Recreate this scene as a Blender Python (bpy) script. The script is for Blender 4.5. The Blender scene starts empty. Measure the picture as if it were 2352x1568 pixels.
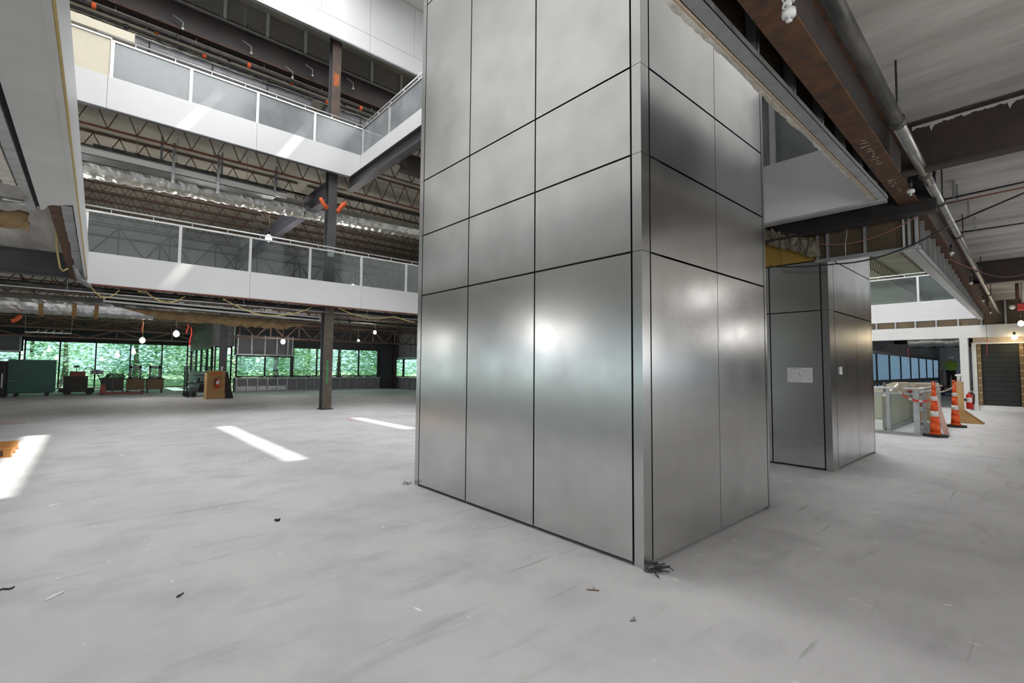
import bpy, math, random
from mathutils import Vector, Matrix
rnd = random.Random(7)
SC = bpy.context.scene
COL = SC.collection

# ---------------------------------------------------------------- camera
W, H = 2352, 1568
F, YAW, PITCH, ROLL = 1090.097, 0.8453048, 0.0561453, 0.0080372
CAMZ = 1.4
_f = Vector((math.cos(YAW)*math.cos(PITCH), math.sin(YAW)*math.cos(PITCH), math.sin(PITCH)))
_r0 = Vector((math.sin(YAW), -math.cos(YAW), 0)); _u0 = _r0.cross(_f)
_r = math.cos(ROLL)*_r0 + math.sin(ROLL)*_u0
_u = -math.sin(ROLL)*_r0 + math.cos(ROLL)*_u0
cd = bpy.data.cameras.new('camera'); cam = bpy.data.objects.new('camera', cd); COL.objects.link(cam)
cd.sensor_width = 36; cd.lens = F/W*36; cd.clip_end = 400; cd.clip_start = .05
cam.matrix_world = Matrix(((_r.x, _u.x, -_f.x, 0), (_r.y, _u.y, -_f.y, 0), (_r.z, _u.z, -_f.z, CAMZ), (0, 0, 0, 1)))
SC.camera = cam

def at(px, py, ax, val):
    """point where the sight line of a photo pixel meets the plane ax = val"""
    d = _f*F + _r*(px-W/2) - _u*(py-H/2); o = Vector((0, 0, CAMZ))
    i = 'xyz'.index(ax)
    return o + d*((val-o[i])/d[i])

# ---------------------------------------------------------------- world, sun, skylight, exposure
SC.view_settings.view_transform = 'Standard'; SC.view_settings.look = 'None'
SC.view_settings.gamma = 1; SC.view_settings.use_curve_mapping = False
SC.view_settings.exposure = 0.0
wd = bpy.data.worlds.new('sky'); SC.world = wd; wd.use_nodes = True
bg = wd.node_tree.nodes['Background']; bg.inputs[0].default_value = (.70, .85, 1.0, 1); bg.inputs[1].default_value = 1.9
SUN = Vector((-.62, .2, -1)).normalized()
sl = bpy.data.lights.new('sun', 'SUN'); sl.energy = 9.0; sl.angle = .010; sl.color = (1, .96, .88)
so = bpy.data.objects.new('sun', sl); COL.objects.link(so)
so.rotation_euler = SUN.to_track_quat('-Z', 'Y').to_euler(); so.location = (20, -5, 40)
def area(name, loc, sx, sy, power, color=(1, .99, .97)):
    l = bpy.data.lights.new(name, 'AREA'); l.shape = 'RECTANGLE'; l.size = sx; l.size_y = sy; l.energy = power; l.color = color
    o = bpy.data.objects.new(name, l); COL.objects.link(o); o.location = loc
    return o
area('skylight_area', (2.7, 8.4, 14.8), 5.6, 13.4, 1700, (1, 1, 1))
area('skylight_area', (9.8, 5.2, 14.8), 1.6, 7.0, 280, (1, 1, 1))
area('skylight_area', (18.6, 5.0, 14.8), 5.4, 7.0, 1900, (1, 1, 1))
cy = SC.cycles if hasattr(SC, 'cycles') else None
if cy:
    cy.max_bounces = 10; cy.diffuse_bounces = 6; cy.glossy_bounces = 5; cy.transparent_max_bounces = 14
    cy.sample_clamp_indirect = 6; cy.use_denoising = True
    cy.caustics_reflective = False; cy.caustics_refractive = False

# ---------------------------------------------------------------- materials
MATS = {}
def mat(name, c1, c2=None, rough=.7, metal=0., scale=3., detail=6, stretch=(1, 1, 1), bump=0., bscale=None, lo=.35, hi=.65, r2=None, spec=None):
    if name in MATS: return MATS[name]
    m = bpy.data.materials.new(name); m.use_nodes = True; nt = m.node_tree; N = nt.nodes; L = nt.links
    b = N['Principled BSDF']; b.inputs['Roughness'].default_value = rough; b.inputs['Metallic'].default_value = metal
    b.inputs['Base Color'].default_value = (*c1, 1)
    if spec is not None: b.inputs['Specular IOR Level'].default_value = spec
    tc = N.new('ShaderNodeTexCoord'); mp = N.new('ShaderNodeMapping'); mp.inputs['Scale'].default_value = stretch
    L.new(tc.outputs['Object'], mp.inputs['Vector'])
    if c2 is not None or r2 is not None:
        n = N.new('ShaderNodeTexNoise'); n.inputs['Scale'].default_value = scale; n.inputs['Detail'].default_value = detail; n.inputs['Roughness'].default_value = .6
        L.new(mp.outputs[0], n.inputs['Vector'])
        r = N.new('ShaderNodeMapRange'); r.inputs[1].default_value = lo; r.inputs[2].default_value = hi
        L.new(n.outputs['Fac'], r.inputs[0])
        if c2 is not None:
            mx = N.new('ShaderNodeMix'); mx.data_type = 'RGBA'
            mx.inputs[6].default_value = (*c1, 1); mx.inputs[7].default_value = (*c2, 1)
            L.new(r.outputs[0], mx.inputs[0]); L.new(mx.outputs[2], b.inputs['Base Color'])
        if r2 is not None:
            q = N.new('ShaderNodeMapRange'); q.inputs[3].default_value = rough; q.inputs[4].default_value = r2
            L.new(r.outputs[0], q.inputs[0]); L.new(q.outputs[0], b.inputs['Roughness'])
    if bump:
        n2 = N.new('ShaderNodeTexNoise'); n2.inputs['Scale'].default_value = bscale or scale*3; n2.inputs['Detail'].default_value = 4
        L.new(mp.outputs[0], n2.inputs['Vector'])
        bp = N.new('ShaderNodeBump'); bp.inputs['Strength'].default_value = bump; bp.inputs['Distance'].default_value = .02
        L.new(n2.outputs['Fac'], bp.inputs['Height']); L.new(bp.outputs[0], b.inputs['Normal'])
    MATS[name] = m
    return m
def emit(name, col, s):
    m = bpy.data.materials.new(name); m.use_nodes = True; nt = m.node_tree
    e = nt.nodes.new('ShaderNodeEmission'); e.inputs[0].default_value = (*col, 1); e.inputs[1].default_value = s
    nt.links.new(e.outputs[0], nt.nodes['Material Output'].inputs[0]); return m
def glass(name, tint, refl=.12, dust=0., dustcol=(.6, .62, .62), rough=.02, fres=True):
    m = bpy.data.materials.new(name); m.use_nodes = True; nt = m.node_tree; N = nt.nodes; L = nt.links
    t = N.new('ShaderNodeBsdfTransparent'); t.inputs[0].default_value = (*tint, 1)
    g = N.new('ShaderNodeBsdfGlossy'); g.inputs[1].default_value = rough; g.inputs[0].default_value = (.9, .95, .95, 1)
    fr = N.new('ShaderNodeFresnel'); fr.inputs[0].default_value = 1.45
    ad = N.new('ShaderNodeMath'); ad.operation = 'MULTIPLY_ADD'; ad.inputs[1].default_value = 1.0; ad.inputs[2].default_value = refl
    L.new(fr.outputs[0], ad.inputs[0])
    mx = N.new('ShaderNodeMixShader'); L.new(ad.outputs[0], mx.inputs[0]); L.new(t.outputs[0], mx.inputs[1]); L.new(g.outputs[0], mx.inputs[2])
    if not fres: nt.links.remove(mx.inputs[0].links[0]); mx.inputs[0].default_value = refl
    out = mx
    if dust:
        d = N.new('ShaderNodeBsdfDiffuse'); d.inputs[0].default_value = (*dustcol, 1)
        m2 = N.new('ShaderNodeMixShader'); L.new(mx.outputs[0], m2.inputs[1]); L.new(d.outputs[0], m2.inputs[2])
        tc = N.new('ShaderNodeTexCoord'); n = N.new('ShaderNodeTexNoise'); n.inputs['Scale'].default_value = 1.3; n.inputs['Detail'].default_value = 5
        L.new(tc.outputs['Object'], n.inputs['Vector'])
        r = N.new('ShaderNodeMapRange'); r.inputs[1].default_value = .3; r.inputs[2].default_value = .75; r.inputs[3].default_value = dust*.7; r.inputs[4].default_value = dust*1.3
        L.new(n.outputs['Fac'], r.inputs[0]); L.new(r.outputs[0], m2.inputs[0]); out = m2
    L.new(out.outputs[0], N['Material Output'].inputs[0])
    return m

def shade_glass():
    m = bpy.data.materials.new('pale_blue_shade_glass'); m.use_nodes = True; nt = m.node_tree; N = nt.nodes; L = nt.links
    t = N.new('ShaderNodeBsdfTransparent'); t.inputs[0].default_value = (.55, .66, .78, 1)
    q = N.new('ShaderNodeBsdfTranslucent'); q.inputs[0].default_value = (.70, .82, .95, 1)
    g = N.new('ShaderNodeBsdfGlossy'); g.inputs[1].default_value = .05
    a = N.new('ShaderNodeMixShader'); a.inputs[0].default_value = .5; L.new(t.outputs[0], a.inputs[1]); L.new(q.outputs[0], a.inputs[2])
    b = N.new('ShaderNodeMixShader'); b.inputs[0].default_value = .06; L.new(a.outputs[0], b.inputs[1]); L.new(g.outputs[0], b.inputs[2])
    L.new(b.outputs[0], N['Material Output'].inputs[0]); return m
def floor_material():
    m = bpy.data.materials.new('ground_concrete'); m.use_nodes = True; nt = m.node_tree; N = nt.nodes; L = nt.links
    b = N['Principled BSDF']; tc = N.new('ShaderNodeTexCoord')
    def noise(sc, det=6, st=(1, 1, 1), rot=0, rough=.6):
        mp = N.new('ShaderNodeMapping'); mp.inputs['Scale'].default_value = st; mp.inputs['Rotation'].default_value = (0, 0, rot)
        L.new(tc.outputs['Object'], mp.inputs['Vector'])
        n = N.new('ShaderNodeTexNoise'); n.inputs['Scale'].default_value = sc; n.inputs['Detail'].default_value = det; n.inputs['Roughness'].default_value = rough
        L.new(mp.outputs[0], n.inputs['Vector']); return n.outputs['Fac']
    def ramp(s, a, bb):
        r = N.new('ShaderNodeMapRange'); r.inputs[1].default_value = a; r.inputs[2].default_value = bb; L.new(s, r.inputs[0]); return r.outputs[0]
    def mix(fac, A, Bc):
        x = N.new('ShaderNodeMix'); x.data_type = 'RGBA'
        L.new(fac, x.inputs[0])
        for s, i in ((A, 6), (Bc, 7)):
            if isinstance(s, tuple): x.inputs[i].default_value = (*s, 1)
            else: L.new(s, x.inputs[i])
        return x.outputs[2]
    def mul(s, k):
        x = N.new('ShaderNodeMath'); x.operation = 'MULTIPLY'; L.new(s, x.inputs[0])
        if isinstance(k, float): x.inputs[1].default_value = k
        else: L.new(k, x.inputs[1])
        return x.outputs[0]
    c = mix(ramp(noise(.5, 5), .35, .68), (.55, .55, .55), (.455, .457, .47))
    c = mix(mul(ramp(noise(1.6, 7), .48, .72), .65), c, (.35, .35, .365))
    c = mix(mul(ramp(noise(3.5, 6, (.25, 1.2, 1), .6), .57, .74), .6), c, (.30, .295, .29))
    c = mix(mul(ramp(noise(2.2, 5, (1.4, .22, 1), -.3), .62, .78), .4), c, (.36, .35, .34))
    c = mix(mul(ramp(noise(7, 2, (1, .5, 1), .5), .70, .76), .8), c, (.74, .74, .73))
    c = mix(mul(ramp(noise(46, 2), .72, .78), .6), c, (.28, .28, .28))
    c = mix(mul(ramp(noise(5, 3, (.12, 2.2, 1), .95), .66, .71), .55), c, (.26, .255, .25))
    c = mix(mul(ramp(noise(9, 2, (1, .35, 1), .2), .735, .75), .9), c, (.86, .86, .85))
    L.new(c, b.inputs['Base Color'])
    r = N.new('ShaderNodeMapRange'); r.inputs[3].default_value = .5; r.inputs[4].default_value = .8
    L.new(noise(2, 5), r.inputs[0]); L.new(r.outputs[0], b.inputs['Roughness'])
    bp = N.new('ShaderNodeBump'); bp.inputs['Strength'].default_value = .15; bp.inputs['Distance'].default_value = .01
    L.new(noise(14, 6), bp.inputs['Height']); L.new(bp.outputs[0], b.inputs['Normal'])
    return m

def steel_material(name, col, rough):
    """brushed stainless: metallic, cloudy roughness, faint long ripples"""
    m = bpy.data.materials.new(name); m.use_nodes = True; nt = m.node_tree; N = nt.nodes; L = nt.links
    b = N['Principled BSDF']; b.inputs['Metallic'].default_value = 1.0
    tc = N.new('ShaderNodeTexCoord')
    n = N.new('ShaderNodeTexNoise'); n.inputs['Scale'].default_value = 2.2; n.inputs['Detail'].default_value = 5
    L.new(tc.outputs['Object'], n.inputs['Vector'])
    x = N.new('ShaderNodeMix'); x.data_type = 'RGBA'; x.inputs[6].default_value = (*col, 1); x.inputs[7].default_value = (*[v*.86 for v in col], 1)
    r0 = N.new('ShaderNodeMapRange'); r0.inputs[1].default_value = .35; r0.inputs[2].default_value = .7; L.new(n.outputs['Fac'], r0.inputs[0])
    L.new(r0.outputs[0], x.inputs[0]); L.new(x.outputs[2], b.inputs['Base Color'])
    r = N.new('ShaderNodeMapRange'); r.inputs[1].default_value = .3; r.inputs[2].default_value = .7; r.inputs[3].default_value = rough*.82; r.inputs[4].default_value = rough*1.08
    L.new(n.outputs['Fac'], r.inputs[0]); L.new(r.outputs[0], b.inputs['Roughness'])
    return m

M_FLOOR = floor_material()
M_STEEL = steel_material('brushed_stainless', (.66, .655, .645), .24)
M_STEELT = steel_material('brushed_stainless_trim', (.60, .60, .59), .24)
M_BLACK = mat('black_gap', (.008, .008, .008), rough=.9)
M_WHITE = mat('white_panel', (.63, .635, .645), (.61, .612, .62), rough=.35, scale=1)
M_BRIGHT = mat('bright_white_enamel', (.85, .85, .84), rough=.4)
M_WALLW = mat('painted_drywall', (.64, .64, .63), (.58, .58, .57), rough=.8, scale=1.2)
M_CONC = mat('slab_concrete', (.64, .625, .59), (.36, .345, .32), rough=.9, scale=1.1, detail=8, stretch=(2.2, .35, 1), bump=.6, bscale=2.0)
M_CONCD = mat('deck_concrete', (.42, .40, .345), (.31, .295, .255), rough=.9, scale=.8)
M_RUST = mat('rusted_steel', (.050, .030, .022), (.15, .066, .028), rough=.75, scale=7, detail=10, bump=.25, bscale=30)
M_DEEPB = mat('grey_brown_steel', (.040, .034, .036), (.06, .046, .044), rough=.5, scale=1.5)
M_PIPEB = mat('black_iron_pipe', (.018, .018, .018), (.05, .048, .045), rough=.45, scale=7)
M_RUST2 = mat('dark_primer_steel', (.024, .018, .018), (.048, .028, .023), rough=.6, scale=4)
M_REDCHORD = mat('red_oxide_steel', (.19, .065, .035), (.11, .04, .028), rough=.65, scale=5)
M_JOIST = mat('brown_joist_steel', (.10, .062, .05), (.15, .09, .068), rough=.65, scale=5)
M_GREYBEAM = mat('grey_painted_steel', (.060, .062, .068), (.085, .085, .09), rough=.5, scale=2)
M_PURPLE = mat('blue_grey_steel', (.11, .11, .14), (.14, .14, .165), rough=.5, scale=2)
M_GALV = mat('galvanised_steel', (.58, .60, .60), (.44, .46, .47), rough=.38, metal=.9, scale=6, r2=.55)
M_GALVD = mat('galvanised_stud', (.42, .43, .44), (.33, .34, .35), rough=.5, metal=.7, scale=4)
M_SHEATH = mat('brown_sheathing', (.13, .095, .055), (.085, .065, .045), rough=.85, scale=1.6)
M_SHEATHG = mat('grey_sheathing', (.26, .25, .225), (.22, .21, .19), rough=.85, scale=1)
M_FOIL = mat('duct_foil', (.80, .80, .79), (.60, .61, .60), rough=.30, metal=.9, scale=5, bump=1.0, bscale=7, r2=.4)
M_DUCTDULL = mat('dull_duct_wrap', (.20, .20, .215), (.14, .14, .15), rough=.45, metal=.35, scale=4, bump=.8, bscale=7)
M_TAPE = mat('brown_tape', (.36, .20, .075), (.30, .16, .06), rough=.6, scale=5)
M_WOOL = mat('brown_insulation', (.36, .25, .13), (.22, .14, .07), rough=1, scale=5, bump=1.0, bscale=14)
M_ALU = mat('brushed_aluminium', (.72, .73, .73), (.64, .65, .65), rough=.35, metal=.55, scale=3)
M_CREAM = mat('cream_panel', (.62, .58, .46), (.57, .53, .42), rough=.6, scale=1)
M_YELLOW = mat('yellow_sheathing', (.46, .29, .055), (.36, .22, .05), rough=.85, scale=2)
M_FIREP = mat('spray_fireproofing', (.30, .265, .20), (.16, .14, .105), rough=1, scale=14, bump=1.0, bscale=24)
M_PLASTER = mat('torn_plaster', (.74, .72, .67), (.52, .48, .40), rough=.95, scale=9, bump=.6, bscale=18)
M_PAPERB = mat('drywall_paper', (.50, .42, .33), (.42, .34, .25), rough=.9, scale=8)
M_PIPED = mat('dark_iron_pipe', (.035, .035, .034), (.13, .125, .115), rough=.5, metal=.3, scale=6, stretch=(.6, 2, 2), lo=.45, hi=.7)
M_PIPES = mat('bright_steel_pipe', (.42, .42, .41), (.30, .30, .29), rough=.35, metal=.8, scale=5)
M_DARK = mat('dark_interior_wall', (.055, .055, .06), (.04, .04, .045), rough=.9, scale=1)
M_GREYW = mat('grey_interior_wall', (.22, .22, .225), (.17, .17, .175), rough=.9, scale=1)
M_FRAME = mat('black_window_frame', (.012, .014, .014), rough=.45)
M_GREEN = mat('dark_green_paint', (.010, .075, .055), (.008, .055, .042), rough=.45, scale=2)
M_RUBBER = mat('black_rubber', (.015, .015, .015), rough=.7)
M_MACH = mat('dark_machine_paint', (.020, .018, .016), (.035, .028, .022), rough=.6, scale=4)
M_REDM = mat('dull_red_paint', (.24, .045, .03), (.16, .035, .025), rough=.55, scale=4)
M_BROWNBOX = mat('brown_cabinet', (.14, .09, .045), (.10, .065, .035), rough=.7, scale=3)
M_GREYM = mat('grey_machine_paint', (.20, .21, .22), (.16, .165, .17), rough=.5, scale=4)
M_PLY = mat('plywood_face', (.50, .30, .12), (.42, .24, .09), rough=.75, scale=2.5, stretch=(1, 1, 4))
M_PINE = mat('pale_pine', (.66, .44, .22), (.56, .35, .16), rough=.7, scale=4, stretch=(4, 4, 1))
M_PALLET = mat('orange_pallet_wood', (.52, .24, .06), (.42, .18, .045), rough=.75, scale=5, stretch=(1, 4, 4))
M_ORANGE = mat('cone_orange', (.85, .10, .012), (.78, .085, .010), rough=.4, scale=3)
M_REFL = mat('reflective_band', (.80, .78, .76), (.66, .64, .62), rough=.4, scale=10)
M_EXTR = mat('extinguisher_red', (.55, .02, .015), rough=.3)
M_LETTER = mat('orange_spray_letters', (.78, .13, .02), rough=.6)
M_PAPER = mat('white_paper', (.78, .78, .77), rough=.8)
M_INK = mat('grey_ink', (.28, .28, .30), rough=.8)
M_FLAG = mat('red_ribbon', (.70, .06, .05), rough=.6)
M_FLAGO = mat('orange_ribbon', (.72, .12, .03), rough=.6)
M_CORD = mat('yellow_cord', (.58, .45, .17), (.5, .38, .14), rough=.6, scale=9)
M_WIRE = mat('grey_wire', (.16, .15, .145), rough=.6)
M_WIREB = mat('black_cable', (.03, .035, .04), rough=.5)
M_WIREP = mat('pinkish_wire', (.35, .16, .13), rough=.6)
M_PLAST = mat('clear_white_plastic', (.80, .81, .80), rough=.15)
M_VEST = mat('lime_vest', (.42, .72, .10), rough=.7)
M_TROUS = mat('dark_trousers', (.06, .04, .035), rough=.8)
M_SKIN = mat('skin', (.45, .27, .19), rough=.6)
M_LOUV = mat('dark_boarding', (.009, .011, .010), (.016, .018, .016), rough=.7, scale=3)
M_BROWNST = mat('brown_studs', (.20, .14, .07), (.15, .10, .05), rough=.8, scale=4)
M_GROUND = mat('lawn_ground', (.40, .46, .28), (.32, .39, .22), rough=1, scale=.4)
M_BARK = mat('tree_bark', (.16, .13, .10), (.10, .08, .06), rough=.9, scale=4)
M_BULB = emit('lit_bulb', (1, .97, .95), 26)
M_BULBW = emit('lit_bulb_warm', (1, .80, .42), 11)
M_GUARD = glass('guard_glass', (.66, .70, .71), .04, .045, (.55, .57, .58), .06)
M_GUARD3 = glass('guard_glass_frosted', (.30, .33, .34), .04, .48, (.42, .44, .46), .15)
M_WIN = glass('green_tinted_glass', (.84, .98, .94), .04, .05, (.5, .62, .58), fres=False)
M_WINB = shade_glass()
M_CLEAR = glass('clear_guard_glass', (.86, .90, .88), .03, .06, (.7, .72, .7))
def leaf_mat(name, a, b):
    m = bpy.data.materials.new(name); m.use_nodes = True; nt = m.node_tree; N = nt.nodes; L = nt.links
    N.remove(N['Principled BSDF'])
    d = N.new('ShaderNodeBsdfDiffuse'); t = N.new('ShaderNodeBsdfTranslucent'); mx = N.new('ShaderNodeMixShader'); mx.inputs[0].default_value = .45
    tc = N.new('ShaderNodeTexCoord'); n = N.new('ShaderNodeTexNoise'); n.inputs['Scale'].default_value = 1.4
    L.new(tc.outputs['Object'], n.inputs['Vector'])
    x = N.new('ShaderNodeMix'); x.data_type = 'RGBA'; x.inputs[6].default_value = (*a, 1); x.inputs[7].default_value = (*b, 1); L.new(n.outputs['Fac'], x.inputs[0])
    for s in (d, t): L.new(x.outputs[2], s.inputs[0])
    L.new(d.outputs[0], mx.inputs[1]); L.new(t.outputs[0], mx.inputs[2]); L.new(mx.outputs[0], N['Material Output'].inputs[0])
    return m
M_LEAF = leaf_mat('leaf_mid', (.45, .68, .46), (.62, .80, .60))
M_LEAFB = leaf_mat('leaf_light', (.72, .84, .66), (.82, .92, .76))
M_LEAFD = leaf_mat('leaf_deep', (.25, .48, .34), (.42, .62, .46))

# ---------------------------------------------------------------- mesh builder
class MB:
    def __init__(s): s.v = []; s.f = []; s.sm = []
    def add(s, vs, fs, smooth=False):
        n = len(s.v); s.v += [tuple(v) for v in vs]; s.f += [tuple(i+n for i in f) for f in fs]; s.sm += [smooth]*len(fs); return s
    def box(s, a, b):
        x0, x1 = sorted((a[0], b[0])); y0, y1 = sorted((a[1], b[1])); z0, z1 = sorted((a[2], b[2]))
        return s.add([(x0,y0,z0),(x1,y0,z0),(x1,y1,z0),(x0,y1,z0),(x0,y0,z1),(x1,y0,z1),(x1,y1,z1),(x0,y1,z1)],
                     [(0,3,2,1),(4,5,6,7),(0,1,5,4),(1,2,6,5),(2,3,7,6),(3,0,4,7)])
    def cbox(s, c, d): return s.box([c[i]-d[i]/2 for i in range(3)], [c[i]+d[i]/2 for i in range(3)])
    def hexa(s, p): return s.add(p, [(0,3,2,1),(4,5,6,7),(0,1,5,4),(1,2,6,5),(2,3,7,6),(3,0,4,7)])
    def bar(s, p, q, w, h, up=(0, 0, 1)):
        p = Vector(p); q = Vector(q); d = (q-p).normalized(); u = Vector(up)
        if abs(d.dot(u)) > .98: u = Vector((1, 0, 0))
        r = d.cross(u).normalized(); u = r.cross(d).normalized(); r *= w/2; u *= h/2
        return s.hexa([p-r-u, p+r-u, q+r-u, q-r-u, p-r+u, p+r+u, q+r+u, q-r+u])
    def tube(s, pts, r, n=8, cap=True, smooth=True, rad=None):
        pts = [Vector(p) for p in pts]; vs = []; fs = []
        d0 = (pts[1]-pts[0]).normalized(); u = Vector((0, 0, 1)) if abs(d0.z) < .9 else Vector((1, 0, 0))
        for i, p in enumerate(pts):
            d = (pts[min(i+1, len(pts)-1)]-pts[max(i-1, 0)]).normalized()
            a = d.cross(u)
            if a.length < 1e-4: a = d.cross(Vector((0, 1, 0)))
            a.normalize(); b = a.cross(d).normalized(); u = b
            rr = rad[i] if rad else r
            for k in range(n):
                t = 2*math.pi*k/n; vs.append(p+a*math.cos(t)*rr+b*math.sin(t)*rr)
        for i in range(len(pts)-1):
            for k in range(n):
                fs.append((i*n+k, i*n+(k+1) % n, (i+1)*n+(k+1) % n, (i+1)*n+k))
        if cap: fs += [tuple(range(n))[::-1], tuple((len(pts)-1)*n+k for k in range(n))]
        return s.add(vs, fs, smooth)
    def lathe(s, c, prof, n=16, smooth=True):
        c = Vector(c); vs = []; fs = []
        for r, z in prof:
            for k in range(n):
                t = 2*math.pi*k/n; vs.append((c.x+r*math.cos(t), c.y+r*math.sin(t), c.z+z))
        for i in range(len(prof)-1):
            for k in range(n): fs.append((i*n+k, i*n+(k+1) % n, (i+1)*n+(k+1) % n, (i+1)*n+k))
        fs += [tuple(range(n))[::-1], tuple((len(prof)-1)*n+k for k in range(n))]
        return s.add(vs, fs, smooth)
    def prism(s, poly, vec):
        """extrude a planar polygon (3-D points) by vec"""
        n = len(poly); vec = Vector(vec); vs = [Vector(p) for p in poly]+[Vector(p)+vec for p in poly]
        fs = [tuple(range(n))[::-1], tuple(range(n, 2*n))]+[(i, (i+1) % n, n+(i+1) % n, n+i) for i in range(n)]
        return s.add(vs, fs)
    def sphere(s, c, r, n=10, m=6, sq=(1, 1, 1)):
        prof = [(max(r*math.sin(math.pi*i/m), 1e-4), -r*math.cos(math.pi*i/m)) for i in range(m+1)]
        t = MB().lathe((0, 0, 0), prof, n); c = Vector(c)
        return s.add([(c.x+v[0]*sq[0], c.y+v[1]*sq[1], c.z+v[2]*sq[2]) for v in t.v], t.f, True)
    def ibeam(s, p, q, w, h, tf=.022, tw=.014):
        """I-beam between p and q (bottom-flange underside centre line)"""
        p = Vector(p); q = Vector(q); z = Vector((0, 0, 1))
        s.bar(p+z*tf/2, q+z*tf/2, w, tf); s.bar(p+z*(h-tf/2), q+z*(h-tf/2), w, tf); s.bar(p+z*h/2, q+z*h/2, tw, h-2*tf)
        return s

def obj(name, mb, material, parent=None, label=None, stuff=False):
    off = Vector(parent.get('_o', (0, 0, 0))) if parent is not None else Vector((0, 0, 0))
    me = bpy.data.meshes.new(name)
    me.from_pydata([Vector(v)-off for v in mb.v], [], mb.f); me.materials.append(material)
    if any(mb.sm): me.polygons.foreach_set('use_smooth', mb.sm)
    me.update()
    o = bpy.data.objects.new(name, me); COL.objects.link(o)
    if parent is not None: o.parent = parent; o['_o'] = tuple(off)
    if label: o['label'] = label
    if stuff: o['kind'] = 'stuff'
    return o
def thing(name, label, cat, loc=(0, 0, 0), group=None):
    o = bpy.data.objects.new(name, None); COL.objects.link(o); o.location = loc; o['_o'] = tuple(loc)
    o['label'] = label; o['category'] = cat; o.empty_display_size = .1
    if group: o['group'] = group
    return o
def tag(o, label, cat, group=None):
    o['label'] = label; o['category'] = cat
    if group: o['group'] = group
    return o
def struct(name, mb=None, m=None, label=None):
    if mb is None:
        o = bpy.data.objects.new(name, None); COL.objects.link(o); o['_o'] = (0, 0, 0)
    else: o = obj(name, mb, m)
    o['kind'] = 'structure'
    if label: o['label'] = label
    return o
def share(name, me, parent, loc=(0, 0, 0), rot=(0, 0, 0)):
    o = bpy.data.objects.new(name, me); COL.objects.link(o); o.parent = parent; o.location = loc; o.rotation_euler = rot; return o
def copy_tree(src, loc, label=None, group=None, rot=None, scale=None):
    r = src.copy(); COL.objects.link(r); r.location = loc
    if rot is not None: r.rotation_euler = rot
    if scale is not None: r.scale = scale
    if label: r['label'] = label
    if group: r['group'] = group
    for ch in list(src.children):
        if ch.type == 'LIGHT' or True:
            c = ch.copy(); COL.objects.link(c); c.parent = r
            for g in list(ch.children):
                d = g.copy(); COL.objects.link(d); d.parent = c
    return r
def swag(p, q, sag, n=10):
    p = Vector(p); q = Vector(q)
    return [p.lerp(q, i/n)-Vector((0, 0, 4*sag*(i/n)*(1-i/n))) for i in range(n+1)]

# ================================================================ SETTING
XR = 6.72            # right end of the first floor opening
YF = 15.4            # far balcony plane
Z2b, Z2t = 3.376, 4.16
Z3b, Z3t = 7.82, 8.66
Z4b = 12.44
struct('floor', MB().box((-22, -26, -.3), (62, 15.5, 0)).box((-22, 15.5, -.3), (15.4, 29.3, 0)).box((-22, 29.3, -.3), (4.95, 37.2, 0)), M_FLOOR)
struct('ground', MB().box((-80, -40, -.6), (110, 140, -.08)), M_GROUND)
# slabs
struct('ceiling', MB().box((-22, -26, 3.98), (24.4, 1.239, 4.14)), M_CONC)
struct('ceiling', MB().box((-22, 1.239, 3.98), (-.30, 15.46, 4.14)), M_CONC)
struct('ceiling', MB().box((XR+.06, 1.239, 3.98), (7.66, 9, 4.14)), M_CONC)
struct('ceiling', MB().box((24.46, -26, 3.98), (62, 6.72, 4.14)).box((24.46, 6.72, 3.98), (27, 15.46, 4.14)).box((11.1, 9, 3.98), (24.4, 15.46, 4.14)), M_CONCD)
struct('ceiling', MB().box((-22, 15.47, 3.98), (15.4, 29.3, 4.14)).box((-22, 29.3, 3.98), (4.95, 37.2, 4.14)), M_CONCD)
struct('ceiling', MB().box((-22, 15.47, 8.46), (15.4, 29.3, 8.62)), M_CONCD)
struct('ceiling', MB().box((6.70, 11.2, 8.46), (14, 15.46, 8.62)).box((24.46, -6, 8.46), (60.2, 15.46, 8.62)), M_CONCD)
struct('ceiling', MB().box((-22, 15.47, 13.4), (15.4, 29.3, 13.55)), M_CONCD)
# roof with narrow skylight slots
def roof():
    xs = sorted(((6.05, .30, [(13.1, 14.3)]), (8.58, .34, [(4.3, 10.3), (13.1, 14.3)]), (11.7, .30, [(4.5, 9.9)]), (14.85, .30, [(6.7, 10.0)])))
    mb = MB(); x = -22
    for c, w, segs in xs:
        mb.box((x, -26, 15), (c-w/2, 29.3, 15.06)); y = -26
        for a, b in segs:
            mb.box((c-w/2, y, 15), (c+w/2, a, 15.06)); y = b
        mb.box((c-w/2, y, 15), (c+w/2, 29.3, 15.06)); x = c+w/2
    mb.box((x, -26, 15), (36, 29.3, 15.06))
    struct('roof', mb, M_WALLW)
roof()
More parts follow.
